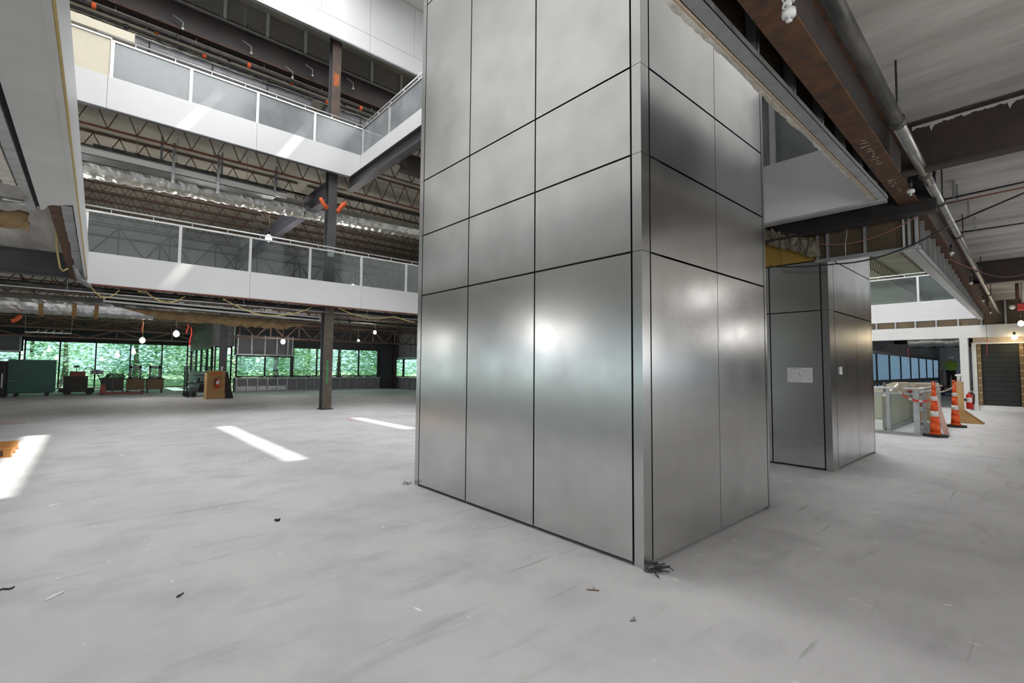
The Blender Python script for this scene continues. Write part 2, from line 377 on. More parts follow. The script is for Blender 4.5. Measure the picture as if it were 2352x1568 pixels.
# walls out of view that close the building
struct('wall_near_upper', MB().box((-22, -.9, 4.14), (36, -.7, 15)), M_WALLW)
struct('wall_left_upper', MB().box((-3.7, -.7, 4.14), (-3.5, 15.46, 15)), M_WALLW)
struct('wall_right_upper', MB().box((60, -6, 4.14), (60.2, 15.4, 8.46)), M_WALLW)
struct('wall_far_second', MB().box((-22, 29.1, 4.14), (15.4, 29.3, 8.46)), M_WALLW)
struct('wall_far_third', MB().box((-22, 24, 8.62), (15.4, 24.2, 13.4)), M_DARK)
def holed_wall(name, axis, p, t, a0, a1, z0, z1, holes, m):
    """wall in the plane axis = p with rectangular holes (a, b, zlo, zhi)"""
    mb = MB(); cur = a0
    def seg(a, b, lo, hi):
        if b-a < 1e-3 or hi-lo < 1e-3: return
        if axis == 'y': mb.box((a, p, lo), (b, p+t, hi))
        else: mb.box((p, a, lo), (p+t, b, hi))
    for a, b, lo, hi in holes:
        seg(cur, a, z0, z1); seg(a, b, z0, lo); seg(a, b, hi, z1); cur = b
    seg(cur, a1, z0, z1)
    return struct(name, mb, m)
holed_wall('wall_back', 'y', -26, .2, -22, 62, 0, 3.98, [(x, x+3.2, .8, 2.6) for x in range(-20, 58, 4)], M_GREYW)
struct('wall_side_upper', MB().box((15.3, 15.47, 4.14), (15.4, 29.3, 13.4)), M_GREYW)
struct('wall_front_upper', MB().box((16, YF, 4.14), (34, YF+.1, 15)), M_GREYW)
holed_wall('wall_left', 'x', -22, .2, -26, 37.2, 0, 3.98, [(y, y+3.6, .2, 2.9) for y in range(-24, 33, 4)], M_GREYW)
holed_wall('wall_right', 'x', 61.8, .2, -26, 41, 0, 3.98, [], M_GREYW)

def panels(root, m, lst, thick=.03, gap=.007, axis='y', p=0., sgn=-1):
    """separate flat panels (a0,a1,z0,z1) hung proud of the plane axis = p"""
    for a0, a1, z0, z1 in lst:
        mb = MB()
        if axis == 'y': mb.box((a0+gap/2, p, z0+gap/2), (a1-gap/2, p+sgn*thick, z1-gap/2))
        else: mb.box((p, a0+gap/2, z0+gap/2), (p+sgn*thick, a1-gap/2, z1-gap/2))
        obj('panel', mb, m, root)
# second-floor fascia, far side
t = struct('trim_1', label='white panelled edge of the second floor slab on the far side of the atrium')
obj('backing', MB().box((-.2, YF+.03, Z2b+.01), (11, YF+.06, Z2t)), M_BLACK, t)
xs = [-.2]+[-.01+3.4*k for k in range(1, 4)]+[11]
panels(t, M_WHITE, [(xs[i], xs[i+1], Z2b, Z2t) for i in range(len(xs)-1)], axis='y', p=YF+.03)
obj('bottom_angle', MB().box((-.2, YF-.02, Z2b-.03), (11, YF+.1, Z2b)), M_REDCHORD, t)
# third-floor fascia, far side and its return
t = struct('trim_2', label='white panelled edge of the third floor slab with an inner corner')
obj('backing', MB().box((-8, YF+.03, Z3b+.01), (6.66, YF+.06, Z3t)).box((6.66, 11.2, Z3b+.01), (6.69, YF+.06, Z3t)), M_BLACK, t)
xs = [-8, -3.39, .02, 3.42, 6.63]
panels(t, M_WHITE, [(xs[i], xs[i+1], Z3b, Z3t) for i in range(len(xs)-1)], axis='y', p=YF+.03)
panels(t, M_WHITE, [(13.6, 15.4, Z3b, Z3t), (11.2, 13.6, Z3b, Z3t)], axis='x', p=6.66)
panels(t, M_WHITE, [(6.64, 10, Z3b, Z3t), (10, 14, Z3b, Z3t)], axis='y', p=11.2)
obj('bottom_angle', MB().box((-8, YF-.01, Z3b-.03), (6.66, YF+.1, Z3b)).box((6.62, 11.2, Z3b-.03), (6.72, YF, Z3b)), M_GREYBEAM, t)
# wall of white panels above the third floor
t = struct('wall_far', label='tall white wall panels above the third floor opening')
obj('backing', MB().box((-8, YF+.03, Z4b), (16, YF+.06, 15)), M_GREYW, t)
xs = [-8, -3.35, .05, 3.45, 6.87, 10.3, 13.7, 16]
panels(t, M_WHITE, [(xs[i], xs[i+1], Z4b, 13.06) for i in range(len(xs)-1)], axis='y', p=YF+.03, gap=.012)
xs = [-8, -3.3, -1.6, .1, 1.8, 3.45, 5.17, 6.87, 8.61, 10.3, 12, 13.7, 16]
panels(t, M_WHITE, [(xs[i], xs[i+1], 13.06, 14.99) for i in range(len(xs)-1)], axis='y', p=YF+.03, gap=.012)
obj('bottom_angle', MB().box((-8, YF-.01, Z4b-.05), (16, YF+.12, Z4b)), M_GALVD, t)
# left edge of the opening: fascia and soffit
t = struct('trim_3', label='white fascia and drywall soffit along the left edge of the atrium')
def xl(y): return -.245+(y-4)*.0088
mb = MB()
mb.hexa([(xl(1.2)-.03, 1.2, Z2b), (xl(1.2), 1.2, Z2b), (xl(15.4), 15.4, Z2b), (xl(15.4)-.03, 15.4, Z2b), (xl(1.2)-.03, 1.2, Z2t), (xl(1.2), 1.2, Z2t), (xl(15.4), 15.4, Z2t), (xl(15.4)-.03, 15.4, Z2t)])
obj('fascia_board', mb, M_WHITE, t)
sp = [(-.555, 1.2), (xl(1.2)-.03, 1.2), (xl(8)-.03, 7.95)]+[(-.23-.05*i, 7.93+.28*(rnd.random()*.25+i/6.)) for i in range(1, 6)]+[(-.53, 8.45), (-.56, 8.5)]
obj('soffit_board', MB().prism([(x, y, Z2b) for x, y in sp], (0, 0, .03)), M_WALLW, t)
obj('corner_bead', MB().hexa([(xl(1.2)-.035, 1.2, Z2b-.012), (xl(1.2)+.006, 1.2, Z2b-.012), (xl(15.4)+.006, 15.4, Z2b-.012), (xl(15.4)-.035, 15.4, Z2b-.012), (xl(1.2)-.035, 1.2, Z2b+.05), (xl(1.2)+.006, 1.2, Z2b+.05), (xl(15.4)+.006, 15.4, Z2b+.05), (xl(15.4)-.035, 15.4, Z2b+.05)]), M_WALLW, t)
for i in range(9):
    y0 = 8.2+i*.8
    x = xl(y0)-.10
    obj('stud_track', MB().box((x-.05-.02*rnd.random(), y0, Z2b+.03+.02*rnd.random()), (x+.05, y0+.78, 3.62)), M_GALVD, t)
obj('gap_shadow_strip', MB().box((-.60, 1.2, Z2b+.02), (-.56, 8.4, 3.5)), M_BLACK, t)
obj('edge_track', MB().box((-.68, 1.2, Z2b-.01), (-.60, 8.55, 3.5)), M_GALV, t)
obj('soffit_side', MB().box((-.56, 1.2, Z2b+.02), (-.545, 8.4, 3.97)), M_WALLW, t)
# right end of the opening
t = struct('trim_4', label='white fascia closing the right end of the atrium behind the front pillar')
obj('backing', MB().box((XR+.03, 1.25, Z2b+.01), (XR+.06, 9, Z2t)), M_SHEATH, t)
panels(t, M_WHITE, [(1.25, 4.65, Z2b, Z2t), (4.65, 9, Z2b, Z2t)], axis='x', p=XR+.03)
obj('bottom_track', MB().box((XR-.02, 1.16, Z2b-.03), (XR+.10, 9, Z2b)), M_GALVD, t)
# near edge of the opening, seen from behind: track, studs, sheathing, torn plaster
t = struct('trim_5', label='exposed galvanised framing of the near atrium edge with torn plaster below')
mb = MB().box((-.2, 1.150, Z2b), (6.80, 1.238, Z2b+.004)).box((-.2, 1.150, Z2b), (6.80, 1.154, Z2b+.045)).box((-.2, 1.234, Z2b), (6.8, 1.238, Z2b+.045))
obj('bottom_track', mb, M_GALV, t)
for x in [.4, 1.06, 1.75, 2.42, 3.10, 3.77, 4.43, 5.06, 5.67, 6.30, 6.70]:
    s = MB().box((x, 1.156, Z2b+.005), (x+.004, 1.232, 3.98)).box((x, 1.156, Z2b+.005), (x+.035, 1.160, 3.98)).box((x, 1.228, Z2b+.005), (x+.035, 1.232, 3.98))
    obj('stud', s, M_GALVD, t)
for i in range(6): obj('sheathing_board', MB().box((-.2+i*1.17, 1.240, Z2b+.01), (-.2+(i+1)*1.17-.006, 1.252, 3.98)), M_SHEATH, t)
obj('drywall_edge', MB().box((-.2, 1.240, Z2b-.012), (6.76, 1.258, Z2b+.01)), M_PAPERB, t)
top = []; bot = []
n = 150
for i in range(n+1):
    x = -.2+6.9*i/n; w = .012+.016*abs(math.sin(x*2.1))+.014*rnd.random()
    top.append((x, 1.258, Z2b-.012-.004*rnd.random())); bot.append((x, 1.258+w, Z2b-.010-.006*rnd.random()))
mb = MB(); vs = []; fs = []
for i in range(n+1): vs += [top[i], bot[i], (bot[i][0], bot[i][1], Z2b+.03), (top[i][0], 1.258, Z2b+.03)]
for i in range(n):
    for k in range(4): fs.append((i*4+k, i*4+(k+1) % 4, i*4+4+(k+1) % 4, i*4+4+k))
fs += [(0, 1, 2, 3), (n*4+3, n*4+2, n*4+1, n*4)]
obj('torn_plaster', mb.add(vs, fs), M_PLASTER, t)
obj('fascia_board', MB().box((-.2, 1.259, Z2b), (6.7, 1.289, Z2t)), M_WHITE, t)
# dropped bulkhead round the second opening (behind the front pillar)
t = struct('trim_6', label='dropped metal-framed bulkhead across the gap between the two pillars')
obj('bottom_track', MB().box((7.64, 1.0, 2.93), (7.74, 2.14, 2.97)), M_GALVD, t)
for y in (1.01, 1.08, 1.54, 1.97, 2.09): obj('stud', MB().box((7.645, y, 2.97), (7.69, y+.032, 3.5)), M_GALVD, t)
for a, b in ((1.0, 1.55), (1.55, 2.16)): obj('sheathing_board', MB().box((7.70, a, 2.95), (7.715, b-.005, 3.95)), M_SHEATH, t)
t = struct('trim_7', label='long metal-framed bulkhead along the edge of the second opening')
def by(x): return 1.04+(x-7.7)*.0277
def bz(x): return 2.94+(x-7.7)*.0240
def strip(x0, x1, dy0, dy1, dz0, dz1):
    return MB().hexa([(x0, by(x0)+dy0, bz(x0)+dz0), (x1, by(x1)+dy0, bz(x1)+dz0), (x1, by(x1)+dy1, bz(x1)+dz0), (x0, by(x0)+dy1, bz(x0)+dz0),
                      (x0, by(x0)+dy0, bz(x0)+dz1), (x1, by(x1)+dy0, bz(x1)+dz1), (x1, by(x1)+dy1, bz(x1)+dz1), (x0, by(x0)+dy1, bz(x0)+dz1)])
obj('soffit_board', strip(7.66, 24.3, -.01, .10, -.02, .0), M_WALLW, t)
obj('bottom_track', strip(7.66, 24.3, -.02, .0, -.02, .04), M_GALVD, t)
obj('side_sheathing', strip(7.66, 24.3, .085, .10, .0, .62), M_SHEATH, t)
obj('fascia_board', strip(7.66, 24.3, .101, .125, -.02, 1.2), M_WHITE, t)
for i in range(26):
    x = 7.75+i*.64
    obj('stud', strip(x, x+.034, -.015, .07, .04, .62), M_GALVD, t)
# far right fascia, framing and grey beam
t = struct('trim_8', label='white fascia at the far right end of the second opening')
panels(t, M_WHITE, [(1.55, 9, Z2b, Z2t)], axis='x', p=24.43)
obj('backing', MB().box((24.43, 1.55, Z2b), (24.46, 9, Z2t)), M_SHEATH, t)
t = struct('trim_9', label='grey drywall beam below the far right fascia with exposed studs above')
obj('beam_board', MB().box((24.1, -9, 2.65), (24.5, 9, 3.10)), M_WALLW, t)
obj('dark_backing', MB().box((24.405, -9, 3.10), (24.44, 1.5, 3.97)).box((24.405, 1.5, 3.10), (24.44, 9, 3.36)), M_SHEATH, t)
for i in range(20): 
    y = -2.2+i*.62
    obj('stud', MB().box((24.30, y, 3.10), (24.39, y+.05, 3.37 if y > 1.5 else 3.97)), M_GALVD, t)
# right hand wall with dark boarding
t = struct('wall_right_far', label='dark boarded wall between brown studs under the grey beam')
obj('wall_board', MB().box((24.5, -9, 0), (24.6, 1.68, 2.65)), M_DARK, t)
k = 0
for y0, y1 in ((.66, 1.60), (-.55, .52), (-1.8, -.7)):
    for i in range(13):
        z0 = .20+i*.172
        obj('board', MB().box((24.46-.006*(i % 2), y0, z0+.006), (24.5, y1, z0+.168)), M_LOUV, t)
for y in (1.60, .53, -.68): obj('brown_stud', MB().box((24.38, y, .2), (24.5, y+.11, 2.44)), M_BROWNST, t)
for y in (1.60, .53):
    for i in range(8): obj('clip', MB().box((24.375, y+.01, .36+i*.27), (24.38, y+.10, .385+i*.27)), M_PINE, t)
obj('baseboard_strip', MB().box((24.42, -9, 0), (24.5, 1.72, .19)), M_WALLW, t)
obj('header_board', MB().box((24.36, -9, 2.47), (24.5, 1.80, 2.65)), M_PAPERB, t)
obj('head_trim', MB().box((24.34, -9, 2.42), (24.5, 1.72, 2.47)), M_WALLW, t)
obj('jamb', MB().box((24.34, 1.72, 0), (24.5, 1.84, 2.47)), M_WALLW, t)
obj('end_post', MB().box((24.1, 1.92, 0), (24.5, 2.14, 2.65)), M_WALLW, t)

# ---------------------------------------------------------------- far left ground floor: window walls
def window(name, label, axis, p, a0, a1, z0, z1, mull, glassm, fw=.07, inward=-1):
    t = struct(name, label=label)
    def B(al, ah, zl, zh, d0, d1):
        return MB().box((al, p+d0, zl), (ah, p+d1, zh)) if axis == 'y' else MB().box((p+d0, al, zl), (p+d1, ah, zh))
    fr = MB()
    for q in (B(a0, a1, z0, z0+fw, -.06, .06), B(a0, a1, z1-fw, z1, -.06, .06), B(a0, a0+fw, z0, z1, -.06, .06), B(a1-fw, a1, z0, z1, -.06, .06)): fr.add(q.v, q.f)
    obj('frame', fr, M_FRAME, t)
    for q in mull: obj('mullion', B(q-fw/2, q+fw/2, z0+fw, z1-fw, -.06, .06), M_FRAME, t)
    e = [a0]+list(mull)+[a1]
    for i in range(len(e)-1): obj('pane', B(e[i]+fw/2, e[i+1]-fw/2, z0+fw, z1-fw, -.006, .006), glassm, t)
    return t
YL = 37.0
window('window_1', 'tall green tinted window band behind the parked machines', 'y', YL, -2.73, 4.72, .02, 2.74, [-1.31, .22, 1.80, 3.35], M_WIN)
window('window_2', 'low window left of the tall window band', 'y', YL, -9.5, -2.85, .9, 2.12, [-6.6, -4.7], M_WIN)
struct('wall_far_left', MB().box((-22, YL, 2.74), (4.85, YL+.2, 3.98)).box((-22, YL, 2.12), (-2.78, YL+.2, 2.74)).box((-22, YL, 0), (-2.78, YL+.2, .3)).box((-9.6, YL, .3), (-2.78, YL+.2, .9)).box((-9.7, YL, .9), (-9.5, YL+.2, 2.12)), M_DARK)
t = struct('trim_10', label='grey framed wall patch above the low window at far left')
obj('wall_board', MB().box((-9.5, YL-.06, 2.14), (-2.85, YL-.02, 2.95)), M_GREYW, t)
for x in (-9, -7.6, -6.4, -5.1, -3.95, -2.92): obj('stud', MB().box((x, YL-.14, 2.14), (x+.09, YL-.06, 2.95)), M_GALVD, t)
obj('sill_track', MB().box((-9.5, YL-.14, 2.08), (-2.85, YL-.06, 2.14)), M_GALV, t)
YB = 29.0
# step wall between the two window bands
window('window_3', 'narrow window strip behind the dark steel column', 'y', YB+.6, 4.95, 5.78, .06, 2.46, [5.3], M_WIN)
struct('wall_step', MB().box((4.85, YB+.8, 0), (4.95, YL+.2, 1.0)).box((4.85, YB+.8, 2.4), (4.95, YL+.2, 3.98)).box((4.85, YB+.5, 2.46), (5.85, YB+.7, 3.98)), M_GREYW)
window('window_4', 'window in the step between the two far window bands', 'x', 4.9, YB+.9, YL, 1.0, 2.4, [31.4, 33.2, 35], M_WIN)
window('window_5', 'low pair of green tinted windows under a framed wall', 'y', YB, 5.85, 8.70, .80, 1.98, [7.29], M_WIN)
window('window_6', 'tall row of green tinted windows right of the steel column', 'y', YB, 8.72, 14.05, .80, 2.52, [10.12, 11.45, 12.72], M_WIN)
struct('wall_far_right', MB().box((5.8, YB+.1, 0), (15.2, YB+.2, .78)).box((5.8, YB+.1, 1.99), (8.72, YB+.2, 3.98)).box((8.72, YB+.1, 2.53), (15.2, YB+.2, 3.98)).box((14.06, YB+.1, .78), (15.2, YB+.2, 2.53)), M_DARK)
t = struct('trim_11', label='grey stud framing above the low window pair')
obj('wall_board', MB().box((5.85, YB, 2.06), (8.75, YB+.08, 3.10)), M_GREYW, t)
for x in (5.88, 6.55, 7.22, 7.84, 8.42, 8.68): obj('stud', MB().box((x, YB-.07, 2.06), (x+.07, YB, 3.10)), M_GALV, t)
obj('sill_track', MB().box((5.85, YB-.08, 2.0), (8.78, YB, 2.06)), M_GALV, t)
t = struct('trim_12', label='low grey stud wall under the far window bands')
obj('wall_board', MB().box((5.85, YB, .02), (14.2, YB+.09, .72)), M_GREYW, t)
for i in range(17): obj('stud', MB().box((5.9+i*.51, YB-.07, .05), (5.95+i*.51, YB, .70)), M_GALV if i < 6 else M_GALVD, t)
obj('top_track', MB().box((5.85, YB-.08, .70), (14.2, YB, .75)), M_GALV, t)
obj('bottom_track', MB().box((5.85, YB-.08, .0), (14.2, YB, .05)), M_GALVD, t)
for i in range(5): obj('foil_patch', MB().box((5.97+i*.51, YB-.012, .06), (6.39+i*.51, YB-.002, .30)), M_GALV, t)
XW = 15.3
window('window_7', 'side windows on the right far wall beside the pillar', 'x', XW, 16, 29.6, .76, 1.98, [18, 20, 22, 24, 26, 27.9], M_WIN)
struct('wall_side', MB().box((XW, 15.5, 0), (XW+.1, YB+.2, .74)).box((XW, 15.5, 1.99), (XW+.1, YB+.2, 3.98)), M_GREYW)
t = struct('trim_13', label='stud framing on the side wall above and below its windows')
for i in range(21):
    y = 16.2+i*.64
    obj('stud', MB().box((XW-.08, y, .04), (XW, y+.06, .70)), M_GALVD, t)
    obj('stud', MB().box((XW-.08, y, 2.05), (XW, y+.06, 2.95)), M_GALVD, t)
obj('sill_track', MB().box((XW-.09, 15.8, .70), (XW, 29, .75)).box((XW-.09, 15.8, 1.99), (XW, 29, 2.05)), M_GALVD, t)
# ---------------------------------------------------------------- far right space
YW = 6.5
window('window_8', 'row of pale blue tinted windows beyond the stair guard', 'y', YW, 27, 57, .72, 2.56, [30.3, 33.6, 36.9, 40.3, 43.7, 47, 50.4, 53.7], M_WINB, fw=.16)
struct('wall_far_window', MB().box((27, YW, 2.56), (58, YW+.2, 3.98)).box((24.6, YW, 0), (27, YW+.2, 3.98)).box((57, YW, .0), (58, YW+.2, 2.56)), M_GREYW)
window('window_9', 'lower pale blue panes below the blue window row', 'y', YW, 27, 57, .02, .70, [27+.83*k for k in range(1, 36)], M_WINB, fw=.07)
struct('wall_far_end', MB().box((58, -3, 0), (58.2, YW+.2, 3.98)), M_WALLW)

# ================================================================ PILLARS CLAD IN STEEL
def clad_pillar(name, label, x0, x1, y0, y1, ztop, ajoints, bjoints, zj, ztopA=None):
    """rectangular shaft clad in separate steel panels with black open joints"""
    t = thing(name, label, 'pillar', (x0, y0, 0))
    g = .016; s = .075; th = .02
    zA = ztopA or ztop
    obj('core', MB().box((x0+th, y0+th, .03), (x1-th, y1-th, ztop if not ztopA else ztopA)).box((x0+.3, y0+th, .03), (x1-th, y1-.3, ztop)), M_BLACK, t)
    def zs(top): return [z for z in zj if z < top-.05]+[top]
    # face A looks towards -X, face B towards -Y; the two other faces are plain
    for (e, sgn) in ((ajoints, 'A'), (ajoints, 'C')):
        zz = zs(zA if sgn == 'A' else ztop)
        for i in range(len(e)-1):
            lo = .028
            for z in zz:
                xx = (x0, x0+th) if sgn == 'A' else (x1-th, x1)
                obj('panel', MB().box((xx[0], e[i]+g/2, lo), (xx[1], e[i+1]-g/2, z-g/2)), M_STEEL, t); lo = z+g/2
    for (e, sgn) in ((bjoints, 'B'), (bjoints, 'D')):
        zz = zs(ztop)
        for i in range(len(e)-1):
            lo = .028
            gg = .006 if 0 < i else g
            for z in zz:
                yy = (y0, y0+th) if sgn == 'B' else (y1-th, y1)
                a = e[i]+(.004 if i else g/2); b = e[i+1]-(.004 if i+2 < len(e) else g/2)
                obj('panel', MB().box((a, yy[0], lo), (b, yy[1], z-g/2)), M_STEEL, t); lo = z+g/2
    # corner strips with hairline joints at the panel joints
    for cx, cyy in ((0, 0), (1, 0), (0, 1), (1, 1)):
        lo = .0
        for z in zs(zA if cx == 0 else ztop):
            X0, X1 = (x0, bjoints[0]-g/2) if cx == 0 else (bjoints[-1]+g/2, x1)
            Y0, Y1 = (y0, ajoints[0]-g/2) if cyy == 0 else (ajoints[-1]+g/2, y1)
            if cyy == 0: m1 = [((X0, Y0), (X1, Y0+th))]
            else: m1 = [((X0, Y1-th), (X1, Y1))]
            if cx == 0: m1.append(((X0, Y0+(th if cyy == 0 else 0)), (X0+th, Y1-(th if cyy else 0))))
            else: m1.append(((X1-th, Y0+(th if cyy == 0 else 0)), (X1, Y1-(th if cyy else 0))))
            q = MB()
            for a, b in m1: q.box((a[0], a[1], lo), (b[0], b[1], z-.002))
            obj('corner_strip', q, M_STEELT, t); lo = z+.002
    return t
zj = [2.265, 2.998, 3.680, 5.925, 6.66, 7.34, 9.6, 10.3, 11.0]
clad_pillar('clad_pillar', 'tall brushed stainless steel pillar in the foreground, rising through the atrium', 2.96, 5.255, 1.925, 5.075, 13.0,
            [2.012, 3.038, 4.047, 4.985], [3.072, 4.145, 5.195], zj)
p2 = clad_pillar('clad_pillar', 'second steel-clad pillar behind the first, with a paper taped to its left face', 7.77, 10.22, 2.02, 5.10, 9.0,
            [2.115, 2.80, 3.9, 5.02], [8.02, 9.16, 10.14], [2.262, 3.0, 3.70, 5.9], ztopA=2.985)
q = at(1837, 861, 'x', 7.765)
pp = thing('wall_notice', 'white paper sheet with a faint plan drawing taped to the second pillar', 'paper', (7.765, q.y, q.z))
pw, ph = .33, .215
obj('sheet', MB().box((7.762, q.y-pw/2, q.z-ph/2), (7.768, q.y+pw/2, q.z+ph/2)), M_PAPER, pp)
mk = MB()
for i in range(26):
    a = q.y-pw*.4+pw*.8*rnd.random(); b = q.z-ph*.32+ph*.62*rnd.random(); L = .006+.03*rnd.random()
    if i % 3: mk.box((7.7605, a, b), (7.762, a+L, b+.003))
    else: mk.box((7.7605, a, b), (7.762, a+.003, b+L*.8))
mk.box((7.7605, q.y-.005, q.z+.005), (7.762, q.y+.017, q.z+.02)); mk.box((7.7605, q.y-.02, q.z+ph*.40), (7.762, q.y+.12, q.z+ph*.43))
obj('drawing', mk, M_INK, pp, stuff=True)
q = at(1931, 851, 'y', 2.015)
w = thing('switch_plate', 'small white switch plate on the right face of the second pillar', 'switch', (q.x, 2.015, q.z))
obj('plate', MB().box((q.x-.05, 2.008, q.z-.055), (q.x+.05, 2.02, q.z+.055)), M_PAPER, w); obj('button', MB().box((q.x-.02, 2.003, q.z-.025), (q.x+.02, 2.008, q.z+.025)), M_ALU, w)
# ================================================================ GUARDS
def guard_x(name, label, y, xs, zb, zg, gm, first=None, hand=True, xe=None, group=None):
    """glass balustrade running along X: posts at xs, glass between, white top bar, offset handrail on brackets"""
    t = thing(name, label, 'railing', (xs[0], y, zb), group)
    x0, x1 = xs[0], xe or xs[-1]
    for x in xs: obj('post', MB().box((x-.035, y-.03, zb), (x+.035, y+.03, zg)), M_ALU, t)
    e = list(xs)+([xe] if xe else [])
    for i in range(len(e)-1):
        obj('glass_panel', MB().box((e[i]+.035, y-.006, zb+.005), (e[i+1]-.035, y+.006, zg-.04)), gm if not (first and i == 0) else first, t)
    obj('top_bar', MB().box((x0-.04, y-.035, zg-.045), (x1+.02, y+.035, zg)), M_ALU, t)
    if hand:
        obj('handrail', MB().tube([(x0-.3, y-.02, zg+.10), (x1+.02, y-.02, zg+.10)], .022, 8), M_ALU, t)
        k = x0+.45
        while k < x1:
            obj('bracket', MB().box((k-.008, y-.025, zg), (k+.008, y-.01, zg+.085)), M_ALU, t); k += .85
    return t
xs2 = [-.22]+[-.03+1.705*k for k in range(1, 7)]
guard_x('glass_balustrade', 'glass railing with white posts on the second floor edge across the atrium', YF+.06, xs2, Z2t-.02, 5.20, M_GUARD, xe=10.9)
xs3 = [.08+1.672*k for k in range(0, 5)]
g3 = guard_x('glass_balustrade', 'frosted glass railing on the third floor edge, ending in a cream panel', YF+.06, xs3, Z3t-.02, 9.63, M_GUARD3)
obj('cream_panel', MB().box((-2.2, YF+.05, Z3t-.02), (.04, YF+.07, 9.66)), M_CREAM, g3, label='solid cream panel at the end of the railing')
obj('top_bar', MB().box((-2.2, YF+.02, 9.63), (.06, YF+.10, 9.67)), M_ALU, g3)
obj('top_bar', MB().box((-2.2, YF+.02, 9.75), (.5, YF+.5, 9.98)), M_CREAM, g3)
def guard_y(name, label, x, ys, zb, zg, gm, side=-1):
    t = thing(name, label, 'railing', (x, ys[0], zb))
    for y in ys: obj('post', MB().box((x-.03, y-.035, zb), (x+.03, y+.035, zg)), M_ALU, t)
    for i in range(len(ys)-1): obj('glass_panel', MB().box((x-.006, ys[i]+.035, zb+.005), (x+.006, ys[i+1]-.035, zg-.04)), gm, t)
    obj('top_bar', MB().box((x-.035, ys[0], zg-.045), (x+.035, ys[-1], zg)), M_ALU, t)
    obj('handrail', MB().tube([(x-.02, ys[0]+.03, zg+.10), (x-.02, ys[-1], zg+.10)], .022, 8), M_ALU, t)
    k = ys[0]+.4
    while k < ys[-1]: obj('bracket', MB().box((x-.025, k-.008, zg), (x-.01, k+.008, zg+.085)), M_ALU, t); k += .85
    return t
guard_y('glass_balustrade', 'third floor glass railing on the short return beside the pillar', 6.70, [11.25, 13.43, 15.36], Z3t-.02, 9.63, M_GUARD3)
guard_x('glass_balustrade', 'third floor glass railing hidden behind the front pillar', 11.22, [6.85, 8.5, 10.2, 12.0, 13.9], Z3t-.02, 9.63, M_GUARD3)
guard_y('glass_balustrade', 'glass railing above the white fascia behind the front pillar', XR+.05, [1.3, 2.35, 3.9, 5.5, 7.2, 8.95], Z2t, 5.2, M_GUARD3)
guard_y('glass_balustrade', 'glass railing above the far right white fascia', 24.45, [1.6, 3.3, 5.0, 6.7, 8.9], Z2t, 5.2, M_GUARD)

# ================================================================ STEEL FRAME
def wcol(name, label, x, y, z0, z1, m, w=.29, d=.30, extra=None, cat='column'):
    """H section column, flanges facing -Y and +Y"""
    t = thing(name, label, cat, (x, y, z0))
    obj('front_flange', MB().box((x-w/2, y-d/2, z0), (x+w/2, y-d/2+.03, z1)), m, t)
    obj('rear_flange', MB().box((x-w/2, y+d/2-.03, z0), (x+w/2, y+d/2, z1)), m, t)
    obj('web', MB().box((x-.012, y-d/2+.03, z0), (x+.012, y+d/2-.03, z1)), m, t)
    return t
c = wcol('steel_column', 'dark steel column with a green paint mark, standing on the floor left of the pillar', 5.84, 15.85, 0, 13.4, M_GREYBEAM)
obj('base_plate', MB().box((5.64, 15.65, 0), (6.04, 16.05, .025)), M_RUST2, c)
obj('lower_casing', MB().box((5.692, 15.688, .03), (5.988, 15.70, 3.5)), mat('worn_brown_paint', (.075, .06, .045), (.14, .12, .095), rough=.6, scale=5, lo=.5, hi=.75), c)
obj('green_mark', MB().box((5.80, 15.685, .85), (5.845, 15.688, 1.62)), mat('green_paint', (.03, .26, .08), (.02, .18, .06), rough=.6, scale=9), c, label='green spray paint stripe')
obj('rust_patch', MB().box((5.75, 15.680, 10.9), (5.93, 15.684, 11.35)), mat('orange_rust', (.40, .11, .02), (.2, .07, .03), rough=.8, scale=6), c)
obj('upper_casing', MB().box((5.69, 15.685, 8.7), (5.99, 15.70, 13.3)), mat('brown_casing', (.085, .05, .035), (.05, .036, .03), rough=.6, scale=3), c)
obj('paper_sign', MB().box((5.72, 15.684, 5.05), (5.93, 15.692, 5.28)), M_PAPER, c, label='white paper sign')
wcol('steel_column', 'second dark steel column behind the plywood stand at far left', 4.455, 24.6, 0, 3.98, M_GREYBEAM, .26, .28)
wcol('steel_column', 'slender column in the far right corner of the window wall', 14.95, 29.0-.5, 0, 3.98, M_RUST2, .22, .25)
def ib(name, label, p, q, w, h, m, cat='beam', tf=.022):
    t = thing(name, label, cat, p)
    P = Vector(p); Q = Vector(q); z = Vector((0, 0, 1))
    obj('bottom_flange', MB().bar(P+z*tf/2, Q+z*tf/2, w, tf), m, t)
    obj('top_flange', MB().bar(P+z*(h-tf/2), Q+z*(h-tf/2), w, tf), m, t)
    obj('web', MB().bar(P+z*h/2, Q+z*h/2, .016, h-2*tf), m, t)
    return t
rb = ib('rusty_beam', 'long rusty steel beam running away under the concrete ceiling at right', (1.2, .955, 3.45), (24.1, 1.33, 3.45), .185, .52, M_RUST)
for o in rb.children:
    if o.name.startswith('web'): o.data.materials[0] = M_DEEPB  # darker web: dark paint, with the shade beside the pipe put into its colour
chalk = MB()
for i in range(17):
    x = 5.05+.075*i+(.55 if i > 9 else 0); y = .955+(x-1.2)*.0164-.03
    for k in range(2): chalk.bar((x+.02*rnd.random(), y+.05*rnd.random(), 3.4485), (x+.05*rnd.random(), y+.07*rnd.random()+.01, 3.4485), .006, .002)
obj('chalk_marks', chalk, M_PLASTER, rb, stuff=True)
ib('cross_beam', 'rusty cross beam with white drips joining the long rusty beam', (6.33, .95, 3.46), (6.40, -14, 3.46), .16, .51, M_RUST2)
ib('cross_beam', 'second dark cross beam farther along the ceiling', (15.6, 1.10, 3.46), (15.6, -14, 3.46), .18, .51, M_RUST2)
